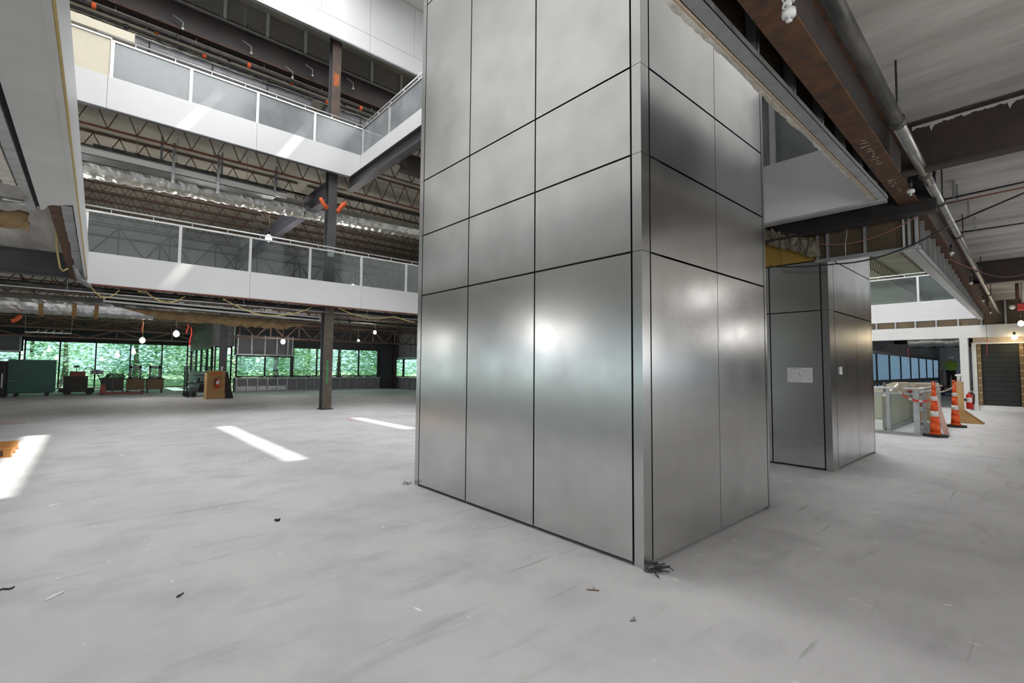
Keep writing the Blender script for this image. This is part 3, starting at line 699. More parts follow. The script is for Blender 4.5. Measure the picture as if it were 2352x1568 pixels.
ib('cross_beam', 'dark beam crossing the ceiling bay above the bulkhead', (7.42, .80, 3.30), (7.62, 5.0, 3.30), .17, .50, mat('black_primer', (.022, .02, .02), (.035, .03, .03), rough=.6))
cb = MB()
for x0, y0, n in ((6.255, .2, 1), (6.255, -.05, 1), (6.255, -.20, 1), (6.255, .55, 1)):
    cb.box((x0, y0, 3.55+.12*rnd.random()), (x0+.062, y0+.012, 3.98))
drip_parent = [o for o in COL.objects if o.name.startswith('cross_beam')][0]
dr = MB(); n = 160; vs = []; fs = []; d = .07
for i in range(n+1):
    y = .85-2.4*i/n; d = .5*d+.5*(.015+.035*rnd.random()+(.30*rnd.random() if rnd.random() > .95 else 0))
    vs += [(6.318, y, 3.96), (6.318, y, 3.955-d), (6.34, y, 3.955-d), (6.34, y, 3.96)]
for i in range(n):
    for k in range(4): fs.append((i*4+k, i*4+(k+1) % 4, i*4+4+(k+1) % 4, i*4+4+k))
obj('cement_drips', dr.add(vs, fs), M_CONC, drip_parent)
ib('floor_girder', 'dark beam with stained top under the slab at upper left', (-20, 14.6, 3.42), (-.42, 15.2, 3.42), .2, .55, M_GREYBEAM)
ib('floor_girder', 'brown steel edge beam exposed by the torn soffit at left', (-.42, 8.1, 3.46), (-.36, 15.3, 3.46), .17, .5, M_RUST)
ib('floor_girder', 'blue grey girder running back from the column under the third floor', (5.84, 16.05, 7.05), (5.84, 30.9, 7.05), .28, .62, M_PURPLE)
ib('floor_girder', 'dark grey edge beam under the third floor return beside the pillar', (6.40, 15.7, 7.40), (6.40, 2.0, 7.40), .26, .41, M_GREYBEAM)
ib('floor_girder', 'dark beam across the ceiling bay beside the pillar, under the third floor', (6.55, 12.4, 7.15), (14, 12.4, 7.15), .25, .55, M_RUST2)
ib('floor_girder', 'deep dark steel beam with a rusty flange on the third floor', (-8, 17, 11.44), (16, 17, 11.44), .32, .80, M_DEEPB)
tb = [o for o in COL.objects if o.name.startswith('floor_girder')][-1]
obj('rusty_lip', MB().box((-8, 16.838, 11.436), (16, 16.85, 11.47)), M_RUST, tb)
obj('top_angle', MB().box((-8, 16.80, 12.245), (16, 17.0, 12.30)), M_GALVD, tb)

# open web joists
def joist_meshes(L, depth, m):
    ch = MB().bar((0, 0, .02), (L, 0, .02), .09, .035); tc = MB().bar((0, 0, depth), (L, 0, depth), .09, .035); wb = MB()
    n = max(2, int(L/.62)); st = L/n
    for i in range(n):
        wb.bar((i*st, 0, .03), (i*st+st/2, 0, depth-.01), .024, .024); wb.bar((i*st+st/2, 0, depth-.01), (i*st+st, 0, .03), .024, .024)
    return ch, tc, wb
def joist(name, label, x0, L, y, z, depth, m, group, proto=None):
    if proto: return copy_tree(proto, (x0, y, z), label=label, group=group)
    t = thing(name, label, 'joist', (0, 0, 0), group)
    a, b, c = joist_meshes(L, depth, m)
    obj('bottom_chord', a, m, t); obj('top_chord', b, M_JOIST, t); w = obj('web', c, M_JOIST, t); w['kind'] = 'stuff'
    t.location = (x0, y, z); return t
ORD = ['nearest the balcony edge', 'second from the balcony edge', 'third from the balcony edge', 'fourth from the balcony edge', 'fifth from the balcony edge', 'sixth from the balcony edge', 'seventh from the balcony edge', 'eighth from the balcony edge', 'deepest in the room']
G2 = 'open web joists under the third floor'
joist('steel_joist', 'red open web joist just inside the second floor edge, left of the column', -8, 13.66, 16.3, 7.62, .80, M_REDCHORD, G2)
joist('steel_joist', 'red open web joist behind the pillar side of the column', 6.02, 10, 16.3, 7.62, .80, M_REDCHORD, G2)
pj = pk = None
for i in range(8):
    y = 18.9+1.3*i
    pj = joist('steel_joist', 'brown joist above the second floor left of the column, '+ORD[i], -8, 13.66, y, 7.75, .66, M_JOIST, G2, None if i == 0 else pj)
    pk = joist('steel_joist', 'brown joist above the second floor right of the column, '+ORD[i], 6.02, 10, y, 7.75, .66, M_JOIST, G2, None if i == 0 else pk)
for i in range(2):
    joist('steel_joist', ['brown open web joist in the narrow bay beside the pillar, nearer the column', 'brown open web joist in the narrow bay beside the pillar, nearer the camera'][i], 6.74, 6.9, [14.3, 13.2][i], 7.70, .70, M_JOIST, G2)
G1 = 'open web joists under the second floor'
pj = None
for i in range(9):
    y = 15.9+1.5*i
    pj = joist('steel_joist', 'brown joist over the ground floor left of the column, '+ORD[i], -12, 17.6, y, 3.50, .46, M_JOIST, G1, None if i == 0 else pj)
pk = None
for i in range(9):
    y = 15.9+1.5*i
    pk = joist('steel_joist', 'brown joist over the ground floor right of the column, '+ORD[i], 6.1, 9.0, y, 3.50, .46, M_JOIST, G1, None if i == 0 else pk)
pm = None
for i in range(5):
    pm = joist('steel_joist', 'dark joist in the far bay by the tall window band, '+['first behind the truss', 'second behind the truss', 'third behind the truss', 'fourth behind the truss', 'last before the windows'][i], -12, 17, 30.6+1.4*i, 3.45, .5, M_JOIST, G1, None if i == 0 else pm)
G3 = 'open web joists above the far right balcony'
pn = None
for i in range(5):
    pn = joist('steel_joist', 'red brown joist above the far right balcony, '+['rightmost', 'second from right', 'middle one', 'second from left', 'leftmost'][i], 25.5, 34, -1+2.0*i, 7.7, .7, M_JOIST, G3, None if i == 0 else pn)
ib('floor_girder', 'red brown girder over the far right balcony', (29.5, -4, 7.3), (29.5, 12, 7.3), .2, .5, M_JOIST)
def girder_truss(name, label, x0, x1, y, z0, z1, n, m):
    t = thing(name, label, 'truss', (x0, y, z0))
    obj('bottom_chord', MB().bar((x0, y, z0), (x1, y, z0), .12, .07), m, t); obj('top_chord', MB().bar((x0, y, z1), (x1, y, z1), .12, .07), m, t)
    st = (x1-x0)/n
    for i in range(n):
        a = x0+i*st
        obj('diagonal', MB().bar((a, y, z0), (a+st/2, y, z1), .05, .05, (0, 1, 0)), m, t)
        obj('diagonal', MB().bar((a+st/2, y, z1), (a+st, y, z0), .05, .05, (0, 1, 0)), m, t)
        obj('upright', MB().bar((a+st/2, y, z0), (a+st/2, y, z1), .05, .05, (0, 1, 0)), m, t)
    return t
girder_truss('joist_girder', 'deep brown joist girder spanning right of the second steel column', 4.5, 15.1, 25, 2.76, 3.48, 8, M_JOIST)
girder_truss('joist_girder', 'deep brown joist girder in front of the tall window band at left', -9, 4.2, 30, 2.66, 3.06, 6, M_JOIST)
girder_truss('joist_girder', 'upper brown truss in front of the tall window band at left', -9, 4.2, 30.25, 3.09, 3.55, 6, M_JOIST)
girder_truss('joist_girder', 'dark truss seen through the second floor glass', -6, 14, 29, 4.7, 7.4, 6, M_GREYBEAM)
girder_truss('joist_girder', 'grey braced truss deep in the second floor behind the glass, nearer', -2, 14, 26, 6.0, 7.2, 9, M_GREYBEAM)

# grey wall boards and studs over the third floor beam
t = struct('wall_third', label='grey wall boards with pale studs above the deep beam on the third floor')
xs = [-8, -6, -4, -2, -.2, 1.5, 2.76, 3.35, 4.02, 5.26, 6.5, 7.77, 9.05, 10.4, 12, 14, 16]
for i in range(len(xs)-1): obj('board', MB().box((xs[i]+.01, 17.22, 12.60+.03*(i % 2)), (xs[i+1]-.01, 17.26, 13.38)), M_SHEATHG, t)
for x in (-4, -.2, 2.76, 4.02, 5.26, 7.77, 9.05, 10.4): obj('stud', MB().box((x-.045, 17.16, 12.56), (x+.045, 17.21, 13.38)), M_WALLW, t)
obj('insulation_strip', MB().box((-8, 17.20, 12.28), (16, 17.30, 12.62)), M_SHEATH, t)
for i in range(30): obj('nailer', MB().box((-7.5+.78*i, 17.17, 12.30), (-7.47+.78*i, 17.2, 12.58+.06*(i % 3))), M_GALVD, t)

# ================================================================ DUCTS, PIPES
def crinkle(p, q, r, n=14, seg=40, amp=.05, sq=1.0, seed=1, droop=0., smooth=True):
    rr = random.Random(seed); P = Vector(p); Q = Vector(q); vs = []; fs = []
    for i in range(seg+1):
        c = P.lerp(Q, i/seg); a0 = rr.uniform(-.3, .3)
        for k in range(n):
            t = 2*math.pi*k/n; R = r*(1+rr.uniform(-amp, amp))
            vs.append((c.x+rr.uniform(-.02, .02), c.y+R*math.cos(t), c.z+R*math.sin(t)*sq-(droop*abs(math.sin(i*.9)) if math.sin(t) < -.5 else 0)))
    for i in range(seg):
        for k in range(n): fs.append((i*n+k, i*n+(k+1) % n, (i+1)*n+(k+1) % n, (i+1)*n+k))
    fs += [tuple(range(n))[::-1], tuple(seg*n+k for k in range(n))]
    return MB().add(vs, fs, smooth)
d = thing('foil_duct', 'large crinkled foil-wrapped duct hanging above the second floor', 'duct', (-8, 18, 7.0))
obj('foil_wrap', crinkle((-8, 18, 6.93), (5.6, 18, 7.18), .31, n=18, seg=150, amp=.035, seed=3, droop=.05, smooth=False), M_FOIL, d)
obj('foil_wrap', crinkle((5.62, 18, 7.18), (14, 18, 7.38), .30, n=18, seg=100, amp=.03, seed=4, droop=.04, smooth=False), M_FOIL, d)
for x, w in ((-.35, .05), (1.5, .03), (2.7, .04), (4.3, .03), (7.6, .02), (9.2, .02)):
    z = 6.93+(x+8)*.0184
    obj('tape_band', MB().lathe((0, 0, 0), [(.318, 0), (.318, w)], 14), M_FOIL, d)
    o = d.children[-1]; o.rotation_euler = (0, math.pi/2, 0); o.location = Vector((x, 18, z))-Vector(d['_o'])
    o.data.transform(Matrix.Translation(Vector(d['_o'])))
for x in (1.35, 2.95, 4.6): obj('hanger', MB().box((x-.03, 17.72, 7.0), (x+.03, 17.74, 8.4)), M_GALVD, d)
g = thing('linear_diffuser', 'long pale grey grille in front of the foil duct', 'vent', (-.5, 17, 7.1))
a = at(192, 341, 'y', 16.9); b = at(661, 448, 'y', 16.9)
obj('frame', MB().box((-3, 16.9, 7.075), (4.73, 16.95, 7.10)).box((-3, 16.9, 7.215), (4.73, 16.95, 7.24)).box((4.70, 16.9, 7.1), (4.73, 16.95, 7.215)), M_ALU, g)
obj('face', MB().box((-3, 16.915, 7.10), (4.70, 16.94, 7.215)), mat('perforated_grey', (.88, .88, .87), (.70, .70, .69), rough=.6, scale=60, lo=.45, hi=.55), g)
obj('plenum', MB().box((-3, 16.95, 7.05), (4.4, 17.5, 7.30)), M_DUCTDULL, g)
for x in (1.58, 2.72, 4.35): obj('strut', MB().box((x-.035, 16.86, 6.75 if x < 3 else 7.2), (x+.035, 16.9, 7.95)), M_GALV, g)
# third floor duct and pipes
d = thing('wrapped_duct', 'dull grey wrapped duct behind the third floor railing', 'duct', (-8, 17.6, 10.8))
obj('wrap', crinkle((-8, 17.6, 10.72), (5.6, 17.6, 10.86), .34, seg=60, amp=.04, seed=6), M_DUCTDULL, d)
obj('wrap', crinkle((6.1, 17.6, 10.87), (14, 17.6, 10.95), .34, seg=40, amp=.04, seed=8), M_DUCTDULL, d)
for x in (.9, 2.5, 4.1, 7.4): obj('strap', MB().tube([(x, 17.6+.36*math.cos(k/12*2*math.pi), 10.80+.36*math.sin(k/12*2*math.pi)) for k in range(13)], .02, 5), M_WIREB, d)
obj('foil_edge', crinkle((-2, 17.30, 10.98), (13, 17.30, 11.16), .055, n=7, seg=120, amp=.6, seed=9), M_FOIL, d)
for i, (y, z, r) in enumerate(((16.95, 11.18, .06), (17.15, 11.05, .045), (17.25, 11.30, .05))):
    p = thing('iron_pipe', ['black iron pipe under the third floor beam, nearest', 'thin iron pipe under the third floor beam, middle', 'iron pipe under the third floor beam, at the back'][i], 'pipe', (-8, y, z))
    obj('tube', MB().tube([(-8, y, z), (14, y, z+.06)], r, 8), M_PIPEB, p)
    for k in range(5):
        x = -.4+i*.7+k*1.9
        obj('coupling', MB().tube([(x, y, z+.02), (x+.10, y, z+.02)], r*1.5, 8), M_FLAGO if (k+i) % 2 == 0 else M_PIPEB, p)
        obj('rod', MB().tube([(x+.5, y, z), (x+.5, y, 11.46)], .008, 5), M_GALVD, p)
# sprinkler drops on the beam face
for i, (px, py) in enumerate(((420, 62), (577, 118), (718, 170), (672, 175), (811, 200))):
    q = at(px, py, 'y', 16.8); s = thing('sprinkler_drop', ['bent pipe drop on the third floor beam, leftmost', 'pipe drop with clip on the third floor beam, second from left', 'pipe drop on the beam left of the upper column', 'short drop under the beam left of the column', 'drop right of the upper column'][i], 'sprinkler', q)
    obj('arm', MB().tube([(q.x-.25, 16.8, q.z+.25), (q.x, 16.8, q.z+.15), (q.x, 16.8, q.z-.02)], .018, 6), M_GALVD, s); obj('head', MB().lathe(q-Vector((0, 0, .10)), [(.01, 0), (.05, .03), (.03, .09)], 8), M_ALU, s)
# level one: foil duct, diffuser and hanging insulation
d = thing('foil_duct', 'foil-wrapped duct with brown tape bands at far left under the second floor', 'duct', (-9, 17.3, 2.9))
obj('foil_wrap', crinkle((-9, 17.3, 2.86), (1.3, 17.3, 3.0), .30, n=18, seg=120, amp=.03, sq=.85, seed=11, droop=.02, smooth=False), M_FOIL, d)
for x in (-1.05, -.42, .02):
    obj('tape_band', MB().lathe((0, 0, 0), [(.312, 0), (.312, .085)], 14), M_TAPE, d)
    o = d.children[-1]; o.rotation_euler = (0, math.pi/2, 0); o.location = Vector((x, 17.3, 2.93))-Vector(d['_o']); o.scale = (.88, 1, 1)
    o.data.transform(Matrix.Translation(Vector(d['_o'])))
g = thing('linear_diffuser', 'white two-slot linear diffuser under the second floor edge', 'vent', (.2, 16.6, 3.1))
def dz(x): return 3.10-.020*(x-.2)
for k, (za, zb_) in enumerate(((.085, .13), (-.02, .025))):
    obj('rail', MB().hexa([(.2, 16.6, dz(.2)+za), (5.9, 16.6, dz(5.9)+za), (5.9, 16.7, dz(5.9)+za), (.2, 16.7, dz(.2)+za), (.2, 16.6, dz(.2)+zb_), (5.9, 16.6, dz(5.9)+zb_), (5.9, 16.7, dz(5.9)+zb_), (.2, 16.7, dz(.2)+zb_)]), M_BRIGHT, g)
obj('slot_back', MB().hexa([(.2, 16.7, dz(.2)-.02), (5.9, 16.7, dz(5.9)-.02), (5.9, 16.9, dz(5.9)-.02), (.2, 16.9, dz(.2)-.02), (.2, 16.7, dz(.2)+.13), (5.9, 16.7, dz(5.9)+.13), (5.9, 16.9, dz(5.9)+.13), (.2, 16.9, dz(.2)+.13)]), M_BLACK, g)
for x in (.2, 5.88): obj('end_cap', MB().box((x-.02, 16.59, dz(x)-.03), (x+.02, 16.71, dz(x)+.14)), M_WHITE, g)
for x in (1.9, 2.9, 4.1, 5.2): obj('clip', MB().box((x-.06, 16.58, dz(x)+.09), (x+.06, 16.62, dz(x)+.16)), M_ALU, g)
ins = thing('hanging_insulation', 'torn strip of brown insulation sagging below the white diffuser', 'insulation', (.6, 17, 2.9))
n = 46; vs = []; fs = []
for i in range(n+1):
    x = .55+5.0*i/n; u = i/n
    h = .27*min(1, u*5)*min(1, (1-u)*6+.05)*(.85+.3*rnd.random()); top_z = 2.99-.022*(x-.55)
    for (yy, zz) in ((16.85, top_z), (16.82, top_z-h*.5), (16.86, top_z-h), (16.98, top_z-h*.8), (17.0, top_z)): vs.append((x, yy+.02*rnd.random(), zz))
for i in range(n):
    for k in range(5): fs.append((i*5+k, i*5+(k+1) % 5, i*5+5+(k+1) % 5, i*5+5+k))
obj('batt', MB().add(vs, fs, True), M_WOOL, ins)
for i, (p, q, r, m, lab) in enumerate((((-12, 15.75, 3.20), (11, 15.75, 3.20), .022, M_ALU, 'pale conduit running just under the second floor edge'),
        ((-12, 16.9, 3.42), (11, 16.9, 3.42), .07, M_PIPED, 'dark iron pipe above the foil duct under the second floor'),
        ((-12, 19.2, 3.30), (12, 19.2, 3.30), .05, M_PIPED, 'thin dark pipe deeper under the second floor'),
        ((-.2, 17.0, 7.36), (5.4, 17.0, 7.36), .05, M_PIPED, 'dark pipe above the pale grille on the second floor'),
        ((6.1, 17.2, 7.72), (12, 17.2, 7.72), .05, M_PIPED, 'dark pipe right of the column above the second floor'))):
    o = thing('pipe_run', lab, 'pipe', p); obj('tube', MB().tube([p, q], r, 8), m, o)
    L = (Vector(q)-Vector(p)).length
    for k in range(1, 6):
        c = Vector(p).lerp(Vector(q), k/6); obj('hanger', MB().tube([c, c+Vector((0, 0, .42 if c.z < 5 else .8))], .009, 5), M_GALVD, o)
        obj('coupling', MB().tube([c-Vector((.05, 0, 0)), c+Vector((.05, 0, 0))], r*1.35, 8), m, o)
# rolled pipes on a hanger rack, far left
r = thing('pipe_rack', 'pale hanging rail with four curved brackets before the window band', 'rack', (-2.6, 29.4, 2.9))
a = at(57, 762, 'y', 29.4); b = at(164, 766, 'y', 29.4)
obj('rail', MB().bar(a, b, .05, .04), M_ALU, r)
for k in range(4):
    c = a.lerp(b, .22+.17*k); obj('hook', MB().tube([(c.x-.12, 29.4, c.z+.01), (c.x, 29.4, c.z+.02), (c.x+.08, 29.4, c.z+.06), (c.x+.11, 29.4, c.z+.14)], .022, 6), M_ALU, r)
for c in (a, b): obj('rod', MB().tube([c, (c.x, c.y, 3.98)], .008, 5), M_GALVD, r)
# right-hand pipe along the rusty beam
p = thing('sprinkler_pipe', 'long steel pipe running beside the rusty beam, dark then shiny', 'pipe', (2, .74, 3.5))
def py_(x): return .735+(x-3)*.0162
pts = [(x, py_(x), 3.50) for x in (2.0, 3.0, 5.0)]
obj('dark_length', MB().tube(pts, .052, 12), M_PIPED, p)
obj('bright_length', MB().tube([(x, py_(x), 3.50) for x in (5.0, 6.9)], .047, 12), M_PIPES, p)
obj('grey_length', MB().tube([(x, py_(x), 3.50) for x in (6.9, 12, 18, 24.2)], .045, 12), M_PIPES, p)
for x in (5.0, 6.55, 7.8, 9.9, 13.5, 18): obj('coupling', MB().tube([(x-.04, py_(x), 3.5), (x+.04, py_(x+.02), 3.5)], .062, 12), M_PIPED, p)
for x in (4.9, 7.9, 10.6, 14.8, 18.6): obj('hanger_rod', MB().tube([(x, py_(x)-.02, 3.5), (x, py_(x)-.02, 3.98)], .008, 6), M_WIREB, p)
# pendant sprinklers beside the beam
def sprinkler(x, y, z, label, first=False):
    s = thing('pendant_sprinkler', label, 'sprinkler', (x, y, z), 'pendant sprinklers along the rusty beam')
    obj('drop_pipe', MB().tube([(x, y, z+.06), (x, y, 3.52)], .016, 8), M_PIPED if not first else M_PLAST, s)
    obj('cup', MB().lathe((x, y, z), [(.034, 0), (.036, .012), (.036, .034), (.028, .036), (.024, .012), (.022, .004)], 16), M_PLAST, s)
    obj('head', MB().lathe((x, y, z-.03), [(.010, 0), (.018, .004), (.006, .012), (.008, .06)], 10), M_PLAST, s)
    if first: obj('coil', MB().tube([(x+.028*math.cos(k*.9), y+.028*math.sin(k*.9), z+.05+.006*k) for k in range(18)], .007, 6), M_PLAST, s)
    return s
labs = ['clear plastic-capped sprinkler hanging nearest the camera at the top edge', 'white ring sprinkler under the rusty beam, second from the camera', 'white sprinkler under the rusty beam, third from the camera',
        'small sprinkler under the rusty beam, fourth from the camera', 'small sprinkler under the rusty beam, fifth from the camera', 'tiny sprinkler at the far end of the rusty beam']
for i, (px, py) in enumerate(((1812, 38), (2092, 443), (2185, 584), (2230, 652), (2258, 692), (2275, 719))):
    q = at(px, py, 'z', 3.33 if i == 0 else 3.36); sprinkler(q.x, q.y, q.z, labs[i], i == 0)
# galvanised duct beside the left soffit
d = thing('sheet_metal_duct', 'dented galvanised sheet metal duct beside the white soffit at upper left', 'duct', (-1.3, 6, 3.4))
for i, (y0, y1) in enumerate(((1.5, 3.2), (3.2, 4.7), (4.7, 6.2), (6.2, 7.55))):
    obj('sheet', MB().hexa([(-1.9, y0, 3.43), (-.69, y0, 3.40), (-.69, y1-.01, 3.40), (-1.9, y1-.01, 3.43+.01*i), (-1.9, y0, 3.8), (-.69, y0, 3.8), (-.69, y1-.01, 3.8), (-1.9, y1-.01, 3.8)]), M_GALV, d)
    obj('flange', MB().box((-1.9, y1-.03, 3.385), (-.68, y1, 3.43)), M_GALVD, d)
    for k in range(5): obj('rivet', MB().sphere((-.74, y0+.2+.25*k, 3.398), .008, 6, 4), M_PIPED, d)
obj('end_cap', MB().box((-1.9, 7.56, 3.42), (-.68, 7.60, 3.8)), M_GALVD, d)
obj('edge_strip', MB().box((-.80, 1.5, 3.37), (-.70, 7.5, 3.384)), M_PLASTER, d)
p = thing('pipe_stub', 'dark horizontal pipe stub crossing under the sheet metal duct', 'pipe', (-1.5, 7.1, 3.36)); obj('tube', MB().tube([(-3, 7.1, 3.36), (-.78, 7.0, 3.36)], .03, 8), M_PIPED, p); obj('coupling', MB().tube([(-.93, 7.0, 3.36), (-.80, 7.0, 3.36)], .04, 8), M_RUST, p)
p = thing('pipe_stub', 'short grey pipe at the broken end of the white soffit', 'pipe', (-.8, 8.3, 3.40)); obj('tube', MB().tube([(-.92, 8.35, 3.40), (-.62, 8.35, 3.40)], .035, 8), M_GALV, p); obj('cap', MB().tube([(-.96, 8.35, 3.40), (-.90, 8.35, 3.40)], .045, 8), M_ALU, p)
mb = MB()
ins2 = thing('hanging_insulation', 'clump of brown insulation at the left image edge below the duct', 'insulation', (-1.25, 8.2, 3.4))
cp = at(20, 503, 'y', 8.2)
obj('clump', crinkle((cp.x-1.0, 8.3, cp.z+.02), (cp.x+.16, 8.2, cp.z), .10, seg=14, amp=.3, seed=21), M_WOOL, ins2)
p = thing('pipe_elbow', 'grey pipe elbow at the foot of the brown edge beam at left', 'pipe', (-.3, 14.2, 3.2)); obj('tube', MB().tube([(-.34, 13.2, 3.52), (-.27, 14.2, 3.30), (-.10, 14.8, 3.24)], .05, 10), M_GALVD, p); obj('rim', MB().tube([(-.345, 13.15, 3.53), (-.335, 13.25, 3.51)], .062, 10), M_PIPED, p)
# rough concrete edge and yellow board beside the second pillar
cE = thing('fireproofed_edge', 'rough spray-coated slab edge over the yellow board between the pillars', 'slab edge', (7.5, 2.4, 3.2))
vs = []; fs = []; n = 24
for i in range(n+1):
    u = i/n; y = 2.95-.86*u; z = 3.44-.42*u
    for (dx, dz) in ((0, -.03), (-.06, .04), (-.04, .16), (.10, .18), (.12, -.02)): vs.append((7.52+dx+.035*rnd.uniform(-1, 1), y+.02*rnd.uniform(-1, 1), z+dz*1.2+.035*rnd.uniform(-1, 1)))
for i in range(n):
    for k in range(5): fs.append((i*5+k, i*5+(k+1) % 5, i*5+5+(k+1) % 5, i*5+5+k))
fs += [(4, 3, 2, 1, 0), tuple(n*5+k for k in range(5))]
obj('coating', MB().add(vs, fs), M_FIREP, cE)
yb = thing('yellow_board', 'yellow sheathing board above the left face of the second pillar', 'board', (7.75, 2.9, 2.99))
obj('board', MB().box((7.74, 2.05, 2.99), (7.76, 2.61, 3.6)), M_YELLOW, yb); obj('board', MB().box((7.74, 2.615, 2.99), (7.76, 5.0, 3.6)), M_YELLOW, yb)
obj('backing', MB().box((7.762, 2.05, 3.5), (7.79, 5.0, 3.97)), M_SHEATH, yb)
# thin ceiling conduits at right
for i, (a, b) in enumerate((((2150, 462), (2352, 418)), ((2160, 470), (2352, 430)), ((2195, 510), (2352, 443)), ((2210, 533), (2352, 512)))):
    p = at(*a, 'z', 3.75); q = at(*b, 'z', 3.75); q = q+(q-p)*1.2
    o = thing('ceiling_conduit', ['dark conduit crossing the second ceiling bay, nearest', 'pinkish conduit crossing the second ceiling bay', 'slanting dark conduit in the second ceiling bay', 'thin dark conduit deepest in the second ceiling bay'][i], 'conduit', p)
    obj('tube', MB().tube([p, q], .012, 6), [M_WIREB, M_WIREP, M_WIREB, M_WIREB][i], o)
    for k in (0.1, .9): c = p.lerp(q, k); obj('clip', MB().box((c.x-.015, c.y-.015, 3.75), (c.x+.015, c.y+.015, 3.98)), M_GALVD, o)
# ================================================================ THINGS ON THE FLOOR
def wheel(parent, c, r, w=.05, name='caster', m=None):
    obj(name, MB().tube([(c[0], c[1]-w/2, c[2]), (c[0], c[1]+w/2, c[2])], r, 12, smooth=False), m or M_RUBBER, parent)
# green gang box
g = thing('tool_chest', 'big dark green tool chest on casters before the far left windows', 'tool chest', (-1.85, 29.5, 0))
obj('body', MB().box((-2.60, 29.3, .20), (-1.14, 30.0, 1.56)), M_GREEN, g); obj('lid', MB().box((-2.62, 29.28, 1.565), (-1.12, 30.02, 1.60)), M_GREEN, g)
obj('skid', MB().box((-2.55, 29.35, .15), (-1.2, 29.95, .20)), M_FRAME, g)
for x in (-2.35, -1.40):
    for y in (29.4, 29.9): wheel(g, (x, y, .075), .075)
obj('handle', MB().tube([(-1.13, 29.5, 1.1), (-1.07, 29.5, 1.1), (-1.07, 29.5, 1.3), (-1.13, 29.5, 1.3)], .012, 6), M_FRAME, g)
obj('scratch', MB().box((-2.58, 29.297, .68), (-2.3, 29.3, .70)), M_GREYM, g)
# hand truck at the very left
g = thing('hand_truck', 'black hand truck with a perforated pale strip left of the green chest', 'hand truck', (-2.78, 29.0, 0))
for x in (-2.95, -2.68): obj('rail', MB().box((x-.02, 29.0, .12), (x+.02, 29.04, 1.35)), M_FRAME, g)
for z in (.4, .8, 1.3): obj('crossbar', MB().box((-2.95, 29.0, z), (-2.68, 29.03, z+.03)), M_FRAME, g)
obj('perforated_strip', MB().box((-2.75, 28.98, .40), (-2.71, 28.995, 1.0)), M_GALV, g)
obj('toe_plate', MB().box((-2.98, 28.85, .02), (-2.65, 29.05, .04)), M_FRAME, g)
for x in (-2.98, -2.65): wheel(g, (x, 29.08, .10), .10)
g = thing('crate', 'red brown crate behind the hand truck at the left edge', 'crate', (-3.0, 30.2, 0)); obj('body', MB().box((-3.5, 30.1, .1), (-2.64, 30.7, 1.50)), M_MACH, g); obj('top_board', MB().box((-3.5, 30.08, 1.50), (-2.64, 30.72, 1.53)), M_REDM, g); obj('skid', MB().box((-3.4, 30.15, 0), (-2.75, 30.6, .1)), M_MACH, g)
q = at(1, 915, 'z', 0)
g = thing('orange_post', 'orange painted post cut off by the left image edge', 'post', (-2.72, 27.2, 0)); obj('shaft', MB().box((-2.76, 27.2, .04), (-2.70, 27.3, 1.1)), M_FLAGO, g); obj('foot', MB().box((-2.85, 27.1, 0), (-2.66, 27.4, .04)), M_BROWNST, g)
# engine-powered machine
g = thing('floor_machine', 'dark walk-behind floor machine with handles beside the green chest', 'machine', (-.3, 30.6, 0))
obj('body', MB().box((-.90, 30.3, .25), (-.05, 31.2, .86)), M_MACH, g); obj('hood', MB().box((-.70, 30.35, .86), (-.15, 31.0, 1.08)).box((-.68, 30.33, 1.02), (-.2, 30.35, 1.08)), M_REDM, g)
obj('deck', MB().box((-1.05, 30.2, .12), (.2, 31.1, .28)), M_MACH, g)
obj('handle', MB().tube([(-.25, 30.5, .8), (-.22, 30.5, 1.15), (-.10, 30.5, 1.28), (.05, 30.5, 1.27), (.12, 30.5, 1.1)], .02, 6), M_FRAME, g)
obj('mirror_post', MB().tube([(-.48, 30.6, 1.05), (-.48, 30.6, 1.28)], .012, 5).box((-.58, 30.59, 1.26), (-.38, 30.61, 1.36)), M_FRAME, g)
for x in (-.75, .02): wheel(g, (x, 30.2, .16), .16, .10, 'wheel')
obj('seat', MB().box((.02, 30.5, .95), (.5, 31.0, 1.12)).box((.15, 30.5, 1.12), (.35, 31, 1.16)), M_GREYM, g)
g = thing('plastic_bag', 'crumpled clear plastic bag between the chest and the machine', 'bag', (-.98, 30.3, .5)); obj('bag', crinkle((-1.02, 30.15, .38), (-.90, 30.15, .72), .14, n=9, seg=5, amp=.25, seed=5), M_PAPER, g)
g.children[0].name = 'bag_body'
# pallet jack
g = thing('pallet_jack', 'red pallet jack with its forks under the dark bench', 'pallet jack', (.5, 29.3, 0))
obj('pump', MB().prism([(.36, 29.2, .05), (.62, 29.2, .05), (.55, 29.2, .50), (.42, 29.2, .50)], (0, .25, 0)), M_REDM, g)
for y in (29.15, 29.55): obj('fork', MB().box((.55, y, .05), (2.0, y+.14, .12)), M_REDM, g)
obj('handle', MB().tube([(.45, 29.3, .5), (.28, 29.3, .95), (.22, 29.3, 1.12)], .02, 6).tube([(.22, 29.2, 1.12), (.22, 29.42, 1.12)], .02, 6), M_FRAME, g)
for c in ((.45, 29.3, .06), (1.9, 29.22, .04), (1.9, 29.62, .04)): wheel(g, c, .06 if c[0] < 1 else .04)
